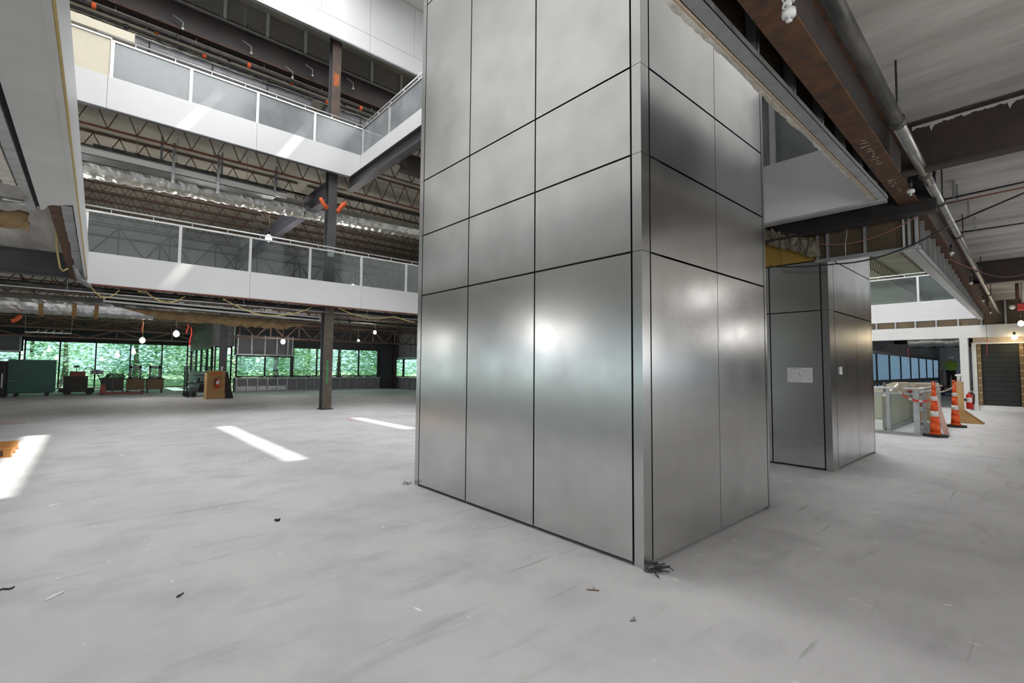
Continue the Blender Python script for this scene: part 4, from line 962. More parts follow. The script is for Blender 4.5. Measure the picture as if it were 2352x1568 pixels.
# dark bench with pipes on it
g = thing('work_bench', 'long dark work bench loaded with pipes before the windows', 'bench', (1.3, 30.2, 0))
obj('top', MB().box((.35, 29.9, .70), (1.31, 30.7, .76)), M_MACH, g); obj('cabinet', MB().box((.42, 29.95, .16), (.84, 30.6, .70)), M_MACH, g); obj('cabinet', MB().box((.86, 29.95, .16), (1.26, 30.6, .70)), M_MACH, g)
for x in (.45, .85, 1.24): obj('leg', MB().box((x-.03, 29.95, 0), (x+.03, 30.0, .16)), M_FRAME, g)
for i, (z, y) in enumerate(((.79, 30.0), (.85, 30.15), (.90, 30.05), (.96, 30.2))):
    o = thing('pipe_length', ['dark pipe lying on the work bench, lowest', 'dark pipe second from the bottom on the bench', 'dark pipe third from the bottom on the bench', 'topmost dark pipe on the work bench'][i], 'pipe', (1.0, y, z)); obj('tube', MB().tube([(.48+.05*i, y, z), (1.29, y, z-.005)], .025, 6), M_FRAME, o); obj('collar', MB().tube([(.55+.06*i, y, z), (.62+.06*i, y, z)], .04, 6), M_MACH, o)
# two brown cabinets with grey frames on top
for i, x in enumerate((1.72, 2.49)):
    g = thing('welder_cabinet', ['brown wheeled cabinet with an upright grey frame, left of two', 'brown cabinet on legs with an upright grey frame, right of two'][i], 'cabinet', (x, 30.3, 0))
    obj('body', MB().box((x-.34, 30.0, .18), (x+.36, 30.6, .70)), M_BROWNBOX, g); obj('top', MB().box((x-.37, 29.97, .70), (x+.39, 30.63, .73)), M_MACH, g)
    fr = MB().box((x-.24, 30.25, .73), (x-.16, 30.33, 1.36)).box((x+.14, 30.25, .73), (x+.22, 30.33, 1.36)).box((x-.24, 30.25, 1.24), (x+.22, 30.33, 1.36)).box((x-.24, 30.25, .73), (x+.22, 30.33, .80))
    obj('upright_frame', fr, M_GREYM, g)
    for s in (-.22, .19): obj('prong', MB().prism([(x+s-.03, 30.26, 1.36), (x+s+.03, 30.26, 1.36), (x+s, 30.26, 1.48)], (0, .05, 0)), M_GREYM, g)
    for sx in (-.28, .30):
        for sy in (30.05, 30.5):
            if i == 0: wheel(g, (x+sx, sy, .07), .07)
            else: obj('leg', MB().box((x+sx-.02, sy, 0), (x+sx+.02, sy+.04, .18)), M_FRAME, g)
    if i: obj('hose', MB().tube([(x-.30+.06*k, 30.1, .74+.12*math.sin(k/9*math.pi)) for k in range(10)], .02, 6), M_WIREB, g)
# black cart with loads
g = thing('tube_cart', 'tall black tube-frame cart with wheels behind the plywood stand', 'cart', (3.6, 25.6, 0))
P0 = [(3.24, 26.1), (4.18, 26.1), (3.24, 25.3), (4.0, 25.3)]
for x, y in P0[:1]+P0[2:3]: obj('post', MB().box((x-.025, y-.025, .12), (x+.025, y+.025, 1.38)), M_FRAME, g)
for y in (25.3, 26.1):
    for z in (.35, .62, .98, 1.36): obj('rail', MB().bar((3.24, y, z), (4.15, y, z), .025, .025), M_FRAME, g)
for z in (.35, .62, .98, 1.36): obj('rail', MB().bar((3.24, 25.3, z), (3.24, 26.1, z), .025, .025), M_FRAME, g)
for x, y in P0[1:2]+P0[3:]: obj('post', MB().box((x-.02, y-.02, .12), (x+.02, y+.02, 1.36)), M_FRAME, g)
obj('deck', MB().box((3.2, 25.25, .20), (4.2, 26.15, .26)), M_FRAME, g)
for x, y in ((3.28, 25.35), (3.5, 25.30), (4.0, 25.35), (4.1, 26.0), (3.28, 26.0)): wheel(g, (x, y, .11), .11, .06, 'wheel')
for i, (x, w, h, z, m) in enumerate(((3.55, .28, .26, .26, M_GREYM), (3.88, .24, .30, .26, M_MACH))):
    o = thing('tool_case', ['grey tool case riding on the black cart', 'dark tool case riding on the black cart'][i], 'case', (x, 25.6, z)); obj('body', MB().box((x-w/2, 25.45, z), (x+w/2, 25.75, z+h)), m, o); obj('grip', MB().tube([(x-.05, 25.6, z+h), (x-.04, 25.6, z+h+.04), (x+.04, 25.6, z+h+.04), (x+.05, 25.6, z+h)], .01, 5), M_FRAME, o)
o = thing('vise', 'dark bench vise clamped to a rail of the black cart', 'vise', (3.68, 25.28, .63)); obj('jaw', MB().box((3.56, 25.2, .635), (3.82, 25.3, .70)).box((3.62, 25.2, .70), (3.70, 25.3, .86)), M_FRAME, o); obj('screw', MB().tube([(3.56, 25.25, .67), (3.50, 25.25, .67)], .02, 6), M_GALV, o)
o = thing('board_sheet', 'grey board laid slanting over the black cart', 'board', (3.8, 25.3, 1.1)); obj('sheet', MB().hexa([(3.28, 25.15, .97), (4.25, 24.4, 1.13), (4.35, 24.7, 1.13), (3.35, 25.6, .97), (3.28, 25.15, .99), (4.25, 24.4, 1.15), (4.35, 24.7, 1.15), (3.35, 25.6, .99)]), M_GREYM, o)
# plywood stand with letters and extinguisher
g = thing('plywood_stand', 'plywood stand with orange sprayed letters holding a fire extinguisher', 'stand', (4.0, 23.4, 0))
obj('front_board', MB().box((3.70, 23.30, .02), (4.33, 23.325, 1.16)), M_PLY, g); obj('side_board', MB().box((3.67, 23.30, 0), (3.698, 23.9, 1.10)), M_PLY, g); obj('top_board', MB().box((3.69, 23.30, 1.162), (4.34, 23.75, 1.185)), M_PLY, g)
obj('edge_block', MB().box((4.30, 23.33, 0), (4.36, 23.36, .20)), M_PLY, g)
def text(name, s, size, m, parent, loc, rot):
    cu = bpy.data.curves.new(name, 'FONT'); cu.body = s; cu.size = size; cu.extrude = .002; cu.offset = .008; cu.space_character = 1.35; cu.align_x = 'CENTER'; cu.align_y = 'CENTER'
    o = bpy.data.objects.new(name, cu); me = bpy.data.meshes.new_from_object(o)
    bpy.data.objects.remove(o); me.materials.clear(); me.materials.append(m)
    o = bpy.data.objects.new(name, me); COL.objects.link(o); o.parent = parent; o.location = Vector(loc)-Vector(parent['_o']); o.rotation_euler = rot; return o
text('lettering', 'DPR', .17, M_LETTER, g, (4.02, 23.294, 1.055), (math.pi/2, 0, 0))
def extinguisher(label, c, r=.075, h=.40, facing=-1, ax='y'):
    t = thing('fire_extinguisher', label, 'extinguisher', c)
    obj('cylinder', MB().lathe(c, [(r*.9, 0), (r, .02), (r, h*.78), (r*.75, h*.90), (r*.35, h*.97), (r*.35, h)], 16), M_EXTR, t)
    x, y, z = c
    if ax == 'y': obj('label_sticker', MB().add([(x+(r+.002)*math.sin(a), y-(r+.002)*math.cos(a), z+zz) for zz in (h*.42, h*.78) for a in [-.9+.3*k for k in range(7)]], [(k, k+1, k+8, k+7) for k in range(6)]), M_PAPER, t)
    else: obj('label_sticker', MB().add([(x-(r+.002)*math.cos(a), y+(r+.002)*math.sin(a), z+zz) for zz in (h*.42, h*.72) for a in [-.9+.3*k for k in range(7)]], [(k, k+7, k+8, k+1) for k in range(6)]), M_PAPER, t)
    obj('valve', MB().lathe((x, y, z+h), [(.02, 0), (.025, .02), (.02, .05)], 8), M_GALV, t)
    if ax == 'y': obj('lever', MB().bar((x-.03, y, z+h+.05), (x+.12, y, z+h+.10), .02, .015).bar((x-.02, y, z+h+.02), (x+.11, y, z+h+.04), .02, .012), M_FRAME, t)
    else: obj('lever', MB().bar((x, y+.03, z+h+.05), (x, y-.14, z+h+.02), .02, .015), M_PAPER, t)
    obj('hose', MB().tube([(x-.02, y-.03, z+h+.02), (x-r-.02, y-.04, z+h-.05), (x-r-.02, y-.03, z+h*.45), (x-r-.01, y-.03, z+h*.3)] if ax == 'y' else [(x, y-.02, z+h+.02), (x-.03, y-r-.03, z+h-.04), (x-.02, y-r-.02, z+h*.5), (x-.02, y-r-.01, z+h*.3)], .014, 6), M_RUBBER, t)
    return t
e = extinguisher('red fire extinguisher hanging on the plywood stand with orange letters', (4.03, 23.20, .46))
obj('bracket', MB().box((3.99, 23.275, .6), (4.07, 23.30, .66)), M_FRAME, e)
o = thing('air_horn', 'white air horn standing on the plywood stand', 'horn', (4.22, 23.45, 1.185)); obj('can', MB().lathe((4.22, 23.45, 1.185), [(.03, 0), (.03, .10), (.012, .13)], 10), M_PAPER, o); obj('trumpet', MB().lathe((4.22, 23.45, 1.315), [(.015, 0), (.05, .02), (.055, .05)], 10), M_PLAST, o)
o = thing('leaning_plank', 'dark plank leaning against the second steel column', 'plank', (4.62, 23.6, 0))
obj('board', MB().hexa([(4.34, 23.56, .0), (4.72, 23.56, .0), (4.72, 23.60, .0), (4.34, 23.60, .0), (4.40, 23.575, 1.15), (4.47, 23.575, 1.15), (4.47, 23.605, 1.15), (4.40, 23.605, 1.15)]), M_MACH, o)
# wooden pallet in the sun patch
g = thing('wooden_pallet', 'orange wooden pallet lying in the sun patch at the left edge', 'pallet', (-1.35, 10.9, 0))
for x in (-1.95, -1.40, -.88): obj('stringer', MB().box((x-.04, 10.42, .022), (x+.04, 11.42, .115)), M_PALLET, g)
for i in range(7): obj('deck_board', MB().box((-2.0, 10.42+i*.15, .116), (-.83, 10.42+i*.15+.095, .135)), M_PALLET, g)
for i in range(3): obj('bottom_board', MB().box((-2.0, 10.42+i*.45, .0), (-.83, 10.42+i*.45+.10, .021)), M_PALLET, g)
# ---------------------------------------------------------------- right: stair guard, cones, stand
t = thing('stair_guard', 'glass stair guard with steel posts in front of the cream stair wall', 'railing', (13.75, 2.3, 0))
for y, w in ((1.96, .05), (2.46, .035), (3.3, .035), (4.2, .035)): obj('post', MB().box((13.75-w, y-w, 0), (13.75+w, y+w, .97)), M_GALV, t)
for y0, y1 in ((1.98, 2.44), (2.48, 3.28), (3.32, 4.18)): obj('glass_panel', MB().box((13.745, y0, .03), (13.755, y1, .90)), M_CLEAR, t)
obj('handrail', MB().tube([(13.70, 1.90, 1.02), (13.70, 4.3, 1.02)], .024, 8), M_ALU, t)
obj('top_bar', MB().box((13.72, 1.95, .88), (13.78, 4.3, .92)), M_GALV, t)
obj('base_channel', MB().box((13.71, 1.95, 0), (13.79, 4.3, .035)), M_GALV, t)
for y in (2.2, 2.8, 3.4): obj('bracket', MB().box((13.71, y-.008, .92), (13.725, y+.008, 1.0)), M_ALU, t)
obj('board_stub', MB().box((13.60, 2.17, .98), (13.66, 2.24, 1.14)), M_PAPERB, t)
t = thing('stair_guard', 'side run of the stair guard leading away behind the orange cones', 'railing', (15.5, 1.98, 0))
for x in (14.9, 16.1, 17.25): obj('post', MB().box((x-.035, 1.95, 0), (x+.035, 2.02, .97)), M_GALV, t)
for a, b in ((13.83, 14.85), (14.95, 16.05), (16.15, 17.2)): obj('glass_panel', MB().box((a, 1.98, .03), (b, 1.99, .88)), M_CLEAR, t)
obj('top_bar', MB().box((13.83, 1.955, .88), (17.3, 2.015, .92)), M_GALV, t)
obj('handrail', MB().tube([(13.83, 1.93, 1.02), (17.3, 1.93, 1.02)], .022, 8), M_ALU, t)
obj('base_channel', MB().box((13.83, 1.95, 0), (17.3, 2.02, .035)), M_GALV, t)
t = thing('stair_wall', 'cream painted stair side walls behind the stair guard', 'wall', (16.5, 3, 0))
obj('side_wall', MB().prism([(14.3, 2.62, 0), (17.3, 2.62, 0), (17.3, 2.62, 1.09), (16.2, 2.62, 1.09), (14.3, 2.62, .80)], (0, .06, 0)), M_CREAM, t)
obj('end_wall', MB().prism([(17.30, 1.98, 0), (17.30, 4.6, 0), (17.30, 4.6, .55), (17.30, 3.9, .72), (17.30, 2.95, 1.09), (17.30, 1.98, 1.09)], (.06, 0, 0)), M_CREAM, t)
obj('side_rail', MB().tube([(13.9, 3.6, .70), (15.4, 2.85, .96)], .022, 8), M_ALU, t)
obj('rail_stub', MB().tube([(15.4, 2.85, .96), (16.1, 2.6, .97)], .026, 8), M_GREYM, t)
obj('plinth', MB().box((14.2, 2.50, 0), (17.3, 2.62, .06)), M_GREYM, t)
obj('wood_cap', MB().box((17.2, 2.0, 1.0), (17.28, 2.45, 1.05)), M_PAPERB, t)
obj('post', MB().box((15.0, 2.72, .7), (15.06, 2.78, 1.12)), M_GREYM, t)
def cone(label, x, y):
    t = thing('traffic_cone', label, 'cone', (x, y, 0))
    oct_ = [(x+.22*math.cos(math.pi/8+k*math.pi/4), y+.22*math.sin(math.pi/8+k*math.pi/4), .0) for k in range(8)]
    obj('base', MB().prism(oct_, (0, 0, .05)), M_RUBBER, t)
    def seg(z0, r0, z1, r1, nm, m): obj(nm, MB().lathe((x, y, 0), [(r0, z0), (r1, z1)], 20), m, t)
    zr = lambda z: .092-.050*(z-.05)/.90
    obj('foot_ring', MB().lathe((x, y, 0), [(.105, .05), (.107, .075), (.093, .09)], 20), M_ORANGE, t)
    for a, b, nm, m in ((.09, .30, 'body', M_ORANGE), (.30, .42, 'body', M_ORANGE), (.43, .55, 'reflective_band', M_REFL), (.55, .75, 'body', M_ORANGE), (.77, .87, 'reflective_band', M_REFL), (.87, 1.02, 'body', M_ORANGE)):
        obj(nm, MB().lathe((x, y, 0), [(zr(a), a), (zr(b), b)], 20), m, t)
    for z in (.30, .42, .76, .88): obj('ridge', MB().lathe((x, y, 0), [(zr(z), z-.008), (zr(z)+.008, z), (zr(z), z+.010)], 20), M_ORANGE, t)
    obj('neck', MB().lathe((x, y, 0), [(.042, 1.02), (.038, 1.06), (.034, 1.10)], 16), M_ORANGE, t)
    obj('loop_handle', MB().tube([(x+.032*math.sin(a)*_r0.x*1.1, y+.032*math.sin(a)*_r0.y*1.1, 1.135+.045*-math.cos(a)) for a in [k*2*math.pi/14 for k in range(15)]], .012, 6), M_ORANGE, t)
    return t
cone('orange traffic cone with two pale bands, nearest by the stair guard', 13.72, 1.66)
cone('orange traffic cone with two pale bands, beside the pine post', 16.5, 1.60)
g = thing('leaning_board', 'pinkish board leaning against the nearer orange cone', 'board', (13.55, 1.45, 0))
a = at(2176, 1003, 'z', 0); b = at(2146, 905, 'x', 14.3)
obj('board', MB().bar(a+Vector((0, 0, .02)), b, .09, .02, (-1, 0, 0)), mat('pinkish_board', (.62, .44, .38), (.55, .38, .32), rough=.7, scale=5), g)
g = thing('pine_post', 'pale pine post on a triangular plywood foot holding a fire extinguisher', 'stand', (18.0, 1.62, 0))
obj('post', MB().box((17.95, 1.56, .05), (18.10, 1.74, 1.13)), M_PINE, g)
obj('foot', MB().prism([(17.90, 1.72, 0), (17.90, 1.20, 0), (17.90, 1.62, .36), (17.90, 1.72, .36)], (.02, 0, 0)), M_PLY, g)
obj('foot', MB().prism([(18.45, 1.72, 0), (18.45, 1.20, 0), (18.45, 1.62, .36), (18.45, 1.72, .36)], (.02, 0, 0)), M_PLY, g)
obj('base_board', MB().box((17.92, 1.20, 0), (18.45, 1.72, .02)), M_BROWNST, g)
e = extinguisher('red fire extinguisher on the right side of the pine post', (18.15, 1.46, .38), .075, .44, ax='x')
obj('bracket', MB().box((18.06, 1.53, .6), (18.15, 1.56, .66)), M_FRAME, e)
o = thing('air_horn', 'white air horn on top of the pine post', 'horn', (18.02, 1.65, 1.13)); obj('can', MB().lathe((18.02, 1.65, 1.13), [(.035, 0), (.035, .12), (.014, .15)], 10), M_PAPER, o); obj('trumpet', MB().tube([(18.02, 1.58, 1.29), (18.02, 1.72, 1.30)], .03, 10, rad=[.05, .02]), M_PLAST, o)
g = thing('barrier_tape', 'red and white barrier tape strung from the stair guard to the cones', 'tape', (13.7, 1.9, .95))
def ribbon(pts, w):
    vs = []; fs = []
    for p in pts: vs += [Vector(p)+Vector((0, 0, w/2)), Vector(p)-Vector((0, 0, w/2))]
    for i in range(len(pts)-1): fs.append((2*i, 2*i+1, 2*i+3, 2*i+2))
    return MB().add(vs, fs)
s1 = swag((13.64, 2.25, .95), (13.60, 1.72, .78), .10, 9); s2 = swag((13.58, 1.66, .97), (16.38, 1.58, 1.05), .06, 12)
for i in range(0, 9): obj('tape_length', ribbon(s1[i:i+2], .045), M_FLAG if i % 3 else M_REFL, g)
for i in range(0, 12): obj('tape_length', ribbon(s2[i:i+2], .03), M_REFL if i % 2 else M_PINE, g)
obj('knot', MB().sphere((13.64, 2.05, .96), .045, 8, 5), M_REDM, g)
# worker far away on a lift
def worker(x, y, z):
    t = thing('person', 'person in a lime shirt and dark trousers working on a raised lift platform', 'person', (x, y, z))
    J = [(x, y, z+.92), (x, y, z+1.15), (x+.02, y, z+1.40), (x+.02, y, z+1.50), (x+.02, y, z+1.64),
         (x, y+.11, z+.88), (x-.02, y+.12, z+.48), (x, y+.13, z+.06), (x-.10, y+.13, z+.03),
         (x, y-.11, z+.88), (x+.02, y-.12, z+.48), (x, y-.13, z+.06), (x-.10, y-.13, z+.03),
         (x+.02, y+.20, z+1.40), (x-.10, y+.27, z+1.16), (x-.30, y+.20, z+1.25),
         (x+.02, y-.20, z+1.40), (x-.05, y-.30, z+1.15), (x-.25, y-.28, z+1.05)]
    E = [(0, 1), (1, 2), (2, 3), (3, 4), (0, 5), (5, 6), (6, 7), (7, 8), (0, 9), (9, 10), (10, 11), (11, 12), (2, 13), (13, 14), (14, 15), (2, 16), (16, 17), (17, 18)]
    R = [.13, .125, .14, .055, .095, .10, .075, .05, .04, .10, .075, .05, .04, .065, .05, .035, .065, .05, .035]
    me = bpy.data.meshes.new('body'); me.from_pydata([Vector(p)-Vector((x, y, z)) for p in J], E, []); o = bpy.data.objects.new('body', me); COL.objects.link(o)
    me.materials.append(M_SKIN); o.modifiers.new('skin', 'SKIN')
    if len(me.skin_vertices) == 0: 
        bpy.context.view_layer.update()
    if len(me.skin_vertices):
        for i, r in enumerate(R): me.skin_vertices[0].data[i].radius = (r, r)
        me.skin_vertices[0].data[0].use_root = True
    o.modifiers.new('subdivision', 'SUBSURF').render_levels = 1; o.parent = t
    sh = MB().lathe((x+.01, y, z), [(.165, .90), (.175, 1.05), (.18, 1.25), (.185, 1.38), (.10, 1.47), (.06, 1.49)], 14)
    for k in range(len(sh.v)): v = sh.v[k]; sh.v[k] = (x+(v[0]-x)*.85, y+(v[1]-y)*1.15, v[2])
    sh.tube([(x+.02, y+.18, z+1.40), (x-.08, y+.27, z+1.17)], .08, 8).tube([(x+.02, y-.18, z+1.40), (x-.04, y-.29, z+1.17)], .08, 8)
    obj('shirt', sh, M_VEST, t)
    tr = MB().tube([(x, y+.10, z+.94), (x-.02, y+.12, z+.48), (x, y+.13, z+.08)], .1, 10, rad=[.14, .09, .075]).tube([(x, y-.10, z+.94), (x+.02, y-.12, z+.48), (x, y-.13, z+.08)], .1, 10, rad=[.14, .09, .075])
    obj('trousers', tr, M_TROUS, t)
    obj('hard_hat', MB().sphere((x+.02, y, z+1.70), .125, 12, 6, (1.1, 1, .8)), M_PAPER, t)
    for s in (-1, 1): obj('boot', MB().box((x-.16, y+s*.13-.05, z), (x+.06, y+s*.13+.05, z+.09)), M_RUBBER, t)
    return t
wq = at(2184, 845, 'x', 38)
lz = .55
worker(38, wq.y, lz)
g = thing('scissor_lift', 'red scissor lift carrying the person in the lime shirt', 'lift', (38, wq.y, 0))
obj('platform', MB().box((37.3, wq.y-.5, lz-.08), (38.9, wq.y+.5, lz)), M_REDM, g); obj('chassis', MB().box((37.2, wq.y-.5, .12), (39, wq.y+.5, .26)), M_GREYM, g)
for s in (-.42, .42): obj('scissor_arm', MB().bar((37.4, wq.y+s, .26), (38.8, wq.y+s, lz-.08), .05, .08), M_REDM, g); obj('scissor_arm', MB().bar((38.8, wq.y+s*.9, .26), (37.4, wq.y+s*.9, lz-.08), .05, .08), M_REDM, g)
for s in (-.48, .48):
    for zz in (.5, 1.0): obj('guard_rail', MB().bar((37.3, wq.y+s, lz+zz), (38.9, wq.y+s, lz+zz), .03, .03), M_REDM, g)
    for xx in (37.3, 38.9): obj('guard_post', MB().box((xx-.015, wq.y+s-.015, lz), (xx+.015, wq.y+s+.015, lz+1.0)), M_REDM, g)
for xx in (37.4, 38.8):
    for s in (-.45, .45): wheel(g, (xx, wq.y+s, .12), .12, .12, 'wheel')
for i, (x, y, w, h) in enumerate(((41, 2.9, .7, .9), (42, 2.4, .8, 1.15), (40, 3.6, .5, 1.1))):
    o = thing('stacked_crate', ['grey crate beyond the stair, nearest the lift', 'tall grey crate beyond the stair, at right', 'dark crate beyond the stair by the blue windows'][i], 'crate', (x, y, 0)); obj('body', MB().box((x, y-w/2, .1), (x+.6, y+w/2, h)), (M_GREYM, M_GREYM, M_MACH)[i], o); obj('skid', MB().box((x, y-w/2, 0), (x+.6, y+w/2, .1)), M_MACH, o)
    for k in range(3): obj('slat', MB().box((x-.02, y-w/2, .2+.27*k), (x, y+w/2, .32+.27*k)), M_GALVD, o)
d = thing('foil_duct', 'shiny foil-wrapped duct bundle over the far right space', 'duct', (29, 3.2, 2.9))
obj('foil_wrap', crinkle((28.5, 4.6, 3.0), (28.5, 1.9, 3.05), .0001, n=4, seg=2), M_FOIL, d)
bpy.data.objects.remove(d.children[0])
q = at(2145, 788, 'x', 29)
fm = MB(); c0 = crinkle((0, -1.3, 0), (0, 1.3, 0), .30, n=12, seg=2, amp=.05, seed=3)
for i in range(13):
    for k in range(10):
        a = 2*math.pi*k/10; r = .30*(1+rnd.uniform(-.12, .12)); fm.v.append((29+r*math.cos(a), q.y+.9-1.8*i/12, q.z+.12+r*math.sin(a)))
for i in range(12):
    for k in range(10): fm.f.append((i*10+k, i*10+(k+1) % 10, i*10+10+(k+1) % 10, i*10+10+k)); fm.sm.append(True)
obj('foil_wrap', fm, M_FOIL, d)
for dy in (-.6, .6): obj('hanger', MB().box((28.98, q.y+dy-.02, q.z+.2), (29.02, q.y+dy+.02, 3.98)), M_GALVD, d)
for i, (px, y0) in enumerate(((2040, 33), (2080, 38), (2120, 45))):
    o = ib('ceiling_beam', ['dark ceiling beam over the far right space, nearest', 'dark ceiling beam over the far right space, middle', 'dark ceiling beam over the far right space, farthest'][i], (y0, -3, 3.1), (y0, 6.4, 3.1), .25, .85, M_RUST2)
# ================================================================ LAMPS
def bulb(label, p, power, warm=False, r=.07, cord=None, group=None, real=True):
    t = thing('work_light', label, 'lamp', p, group)
    p = Vector(p)
    if cord is None or cord > .15: cord = (3.98 if p.z < 3.9 else 8.46)-p.z-r*2.3
    obj('bulb', MB().lathe(p, [(.01, -r*1.1), (r*.75, -r*.7), (r, 0), (r*.8, r*.8), (r*.4, r*1.2)], 14), M_BULBW if warm else M_BULB, t)
    obj('socket', MB().lathe(p+Vector((0, 0, r*1.2)), [(r*.42, 0), (r*.42, r*1.0), (r*.2, r*1.2)], 10), M_FRAME, t)
    obj('cord', MB().tube([p+Vector((0, 0, r*2.3)), p+Vector((0, 0, r*2.3+cord))], .008, 5), M_CORD, t)
    l = bpy.data.lights.new('glow', 'POINT'); l.energy = power; l.shadow_soft_size = .16; l.color = (1, .80, .5) if warm else (1, .975, .95)
    o = bpy.data.objects.new('glow', l); COL.objects.link(o); o.parent = t; o.location = (0, 0, -.25)
    return t
GL = 'work lights strung under the ceilings'
bulb('bright work light before the tall windows, nearer the white diffuser', at(405, 767, 'y', 24), 60, r=.11, group=GL)
bulb('bright work light before the tall windows, lower left of the pair', at(327, 782, 'y', 25), 60, r=.10, group=GL)
bulb('bright work light over the low window pair', at(650, 785, 'y', 24), 60, r=.10, group=GL)
bulb('work light glowing behind the second floor glass', at(617, 548, 'y', 20), 60, r=.12, cord=.9, group=GL)
bulb('work light over the far right balcony', at(2107, 587, 'x', 30), 90, r=.20, cord=.6, group=GL)
bulb('warm lamp at the right edge under the red emergency box', at(2345, 743, 'x', 20), 12, True, r=.07, cord=.1)
bulb('warm lamp on the brown header at right', at(2330, 775, 'x', 23.95), 10, True, r=.08, cord=.05)
# unseen lights: a few mirrored in the steel, most added as fill
for i, p in enumerate(((-3.4, 9.4, 2.6), (10.5, -1.35, 3.2), (-3, -3.5, 2.4), (4.0, -6.0, 2.4), (16, -9, 2.4), (9, -7.0, 2.4), (-9, 4, 3.0), (-9, 14, 3.0), (-8, 22, 3.0), (9.5, 20, 2.95), (11.5, 26.3, 2.9), (-2.5, 21.2, 2.8), (30, .5, 2.8), (40, 2, 2.8), (50, 1, 2.8), (1.0, -1.6, 2.3), (15, -2.6, 2.7))):
    bulb(['work light left of the frame over the left bay', 'work light right of the frame over the right aisle', 'work light behind the camera at left', 'work light behind the camera in the middle', 'work light behind the camera at far right', 'work light in the right aisle', 'work light in the left bay near the camera', 'work light in the left bay by the far balcony', 'work light deep in the left bay', 'work light hidden behind the pillar near the balcony', 'work light hidden behind the pillar near the windows', 'work light left of the green chest', 'work light in the far right space, nearest', 'work light in the far right space, middle', 'work light in the far right space, farthest', 'work light just behind the camera', 'work light in the right aisle opposite the second pillar'][i], p, (7, 6, 240, 220, 420, 330, 330, 90, 90, 60, 25, 16, 50, 50, 50, 100, 22)[i], r=.07 if i > 1 else .06, cord=.4, group=GL)
# fill lights added on the upper floors to brighten ceilings, hidden by slab edges
def flood(label, p, power):
    t = thing('floor_work_light', label, 'lamp', p, 'work lights standing on the upper floors')
    p = Vector(p)
    obj('base', MB().box(p-Vector((.2, .2, 0)), p+Vector((.2, .2, .04))), M_FRAME, t); obj('pole', MB().tube([p+Vector((0, 0, .04)), p+Vector((0, 0, .5))], .02, 6), M_GALV, t)
    obj('bulb', MB().sphere(p+Vector((0, 0, .6)), .09), M_BULB, t)
    l = bpy.data.lights.new('glow', 'POINT'); l.energy = power; l.shadow_soft_size = .5; l.color = (1, .97, .92)
    o = bpy.data.objects.new('glow', l); COL.objects.link(o); o.parent = t; o.location = (0, 0, .85)
for i, (x, y) in enumerate(((-1, 19.5), (3, 21.5), (8, 19), (1.5, 26), (9, 25.5))): flood(['work light on the second floor behind the left glass panes', 'work light on the second floor behind the middle panes', 'work light on the second floor behind the pillar', 'work light deep on the second floor at left', 'work light deep on the second floor at right'][i], (x, y, 4.14), (110, 90, 90, 40, 40)[i])
for i, (x, y) in enumerate(((-1, 19.5), (3.5, 20), (8.5, 19.5))): flood(['work light on the third floor at left', 'work light on the third floor in the middle', 'work light on the third floor at right'][i], (x, y, 8.62), (105, 90, 90)[i])
flood('work light on the far right balcony', (27.5, 8.3, 4.14), 200); flood('work light farther along the far right balcony', (36, -1.5, 4.14), 300)
# emergency fitting at right edge
t = thing('emergency_fitting', 'red emergency box hanging from pale pipes at the right edge', 'sign', (20, .42, 3.2))
q = at(2345, 705, 'x', 20)
obj('box', MB().box((19.9, q.y-.10, q.z-.09), (20.1, q.y+.07, q.z+.09)), M_FLAG, t); obj('lamp_head', MB().lathe((20, q.y+.17, q.z-.05), [(.03, 0), (.08, .05), (.06, .12)], 10), M_PLAST, t)
for dy in (-.05, .06): obj('stem', MB().tube([(20, q.y+dy, q.z+.12), (20, q.y+dy, 3.97)], .04, 8), M_PLASTER if dy < 0 else M_RUST, t)
# ================================================================ CABLES, RIBBONS
def cable(label, pts, r, m):
    o = thing('hanging_cable', label, 'cable', pts[0]); obj('strand', MB().tube(pts, r, 6), m, o); obj('end_clip', MB().sphere(pts[0], r*2.2, 6, 4), m, o); return o
def sw(chain, sag): 
    out = []
    for i in range(len(chain)-1): out += swag(chain[i], chain[i+1], sag[i], 10)[(1 if i else 0):]
    return out
A = lambda px, py, y=15.55: at(px, py, 'y', y)
cable('yellow cord swagging under the second floor edge, left loop', sw([A(205, 652), A(240, 684), A(275, 665)], [.06, .05]), .018, M_CORD)
cable('yellow cord swagging under the second floor edge, second loop', sw([A(320, 668), A(336, 670), A(425, 680)], [.02, .22]), .018, M_CORD)
cable('yellow cord swagging under the second floor edge, by the column', sw([A(515, 687), A(580, 718), A(715, 706)], [.02, .16]), .018, M_CORD)
cable('yellow cord swagging right of the steel column', sw([A(780, 708), A(905, 726), A(952, 740)], [.18, .02]), .018, M_CORD)
cable('yellow cord running along the bottom of the left fascia', [(xl(y)+.012, y, Z2b+.015+.006*math.sin(y*3)) for y in [1.5+.7*i for i in range(20)]], .011, M_CORD)
cable('yellow cord dangling beside the brown edge beam at left', [at(*q, 'y', 10.5) for q in ((112, 470), (126, 500), (130, 530), (130, 570), (138, 615), (145, 622), (156, 616))], .014, M_CORD)
B = lambda px, py, x=7.5: at(px, py, 'x', x)
cable('pinkish wire swagging in front of the metal bulkhead', sw([B(1772, 556), B(1880, 560), B(2105, 497)], [.0, .12]), .006, M_WIREP)
cable('black cable swagging from the second pillar to the pipe', sw([B(1770, 612), B(1920, 606), B(2180, 518, 7.2)], [.02, .10]), .010, M_WIREB)
cable('thin wire hanging in front of the bulkhead, left', [B(*q) for q in ((1908, 478), (1907, 500), (1909, 528))], .004, M_GALV)
cable('thin wire hanging in front of the bulkhead, right', [B(*q) for q in ((1942, 475), (1945, 540), (1941, 560), (1943, 588))], .004, M_GALV)
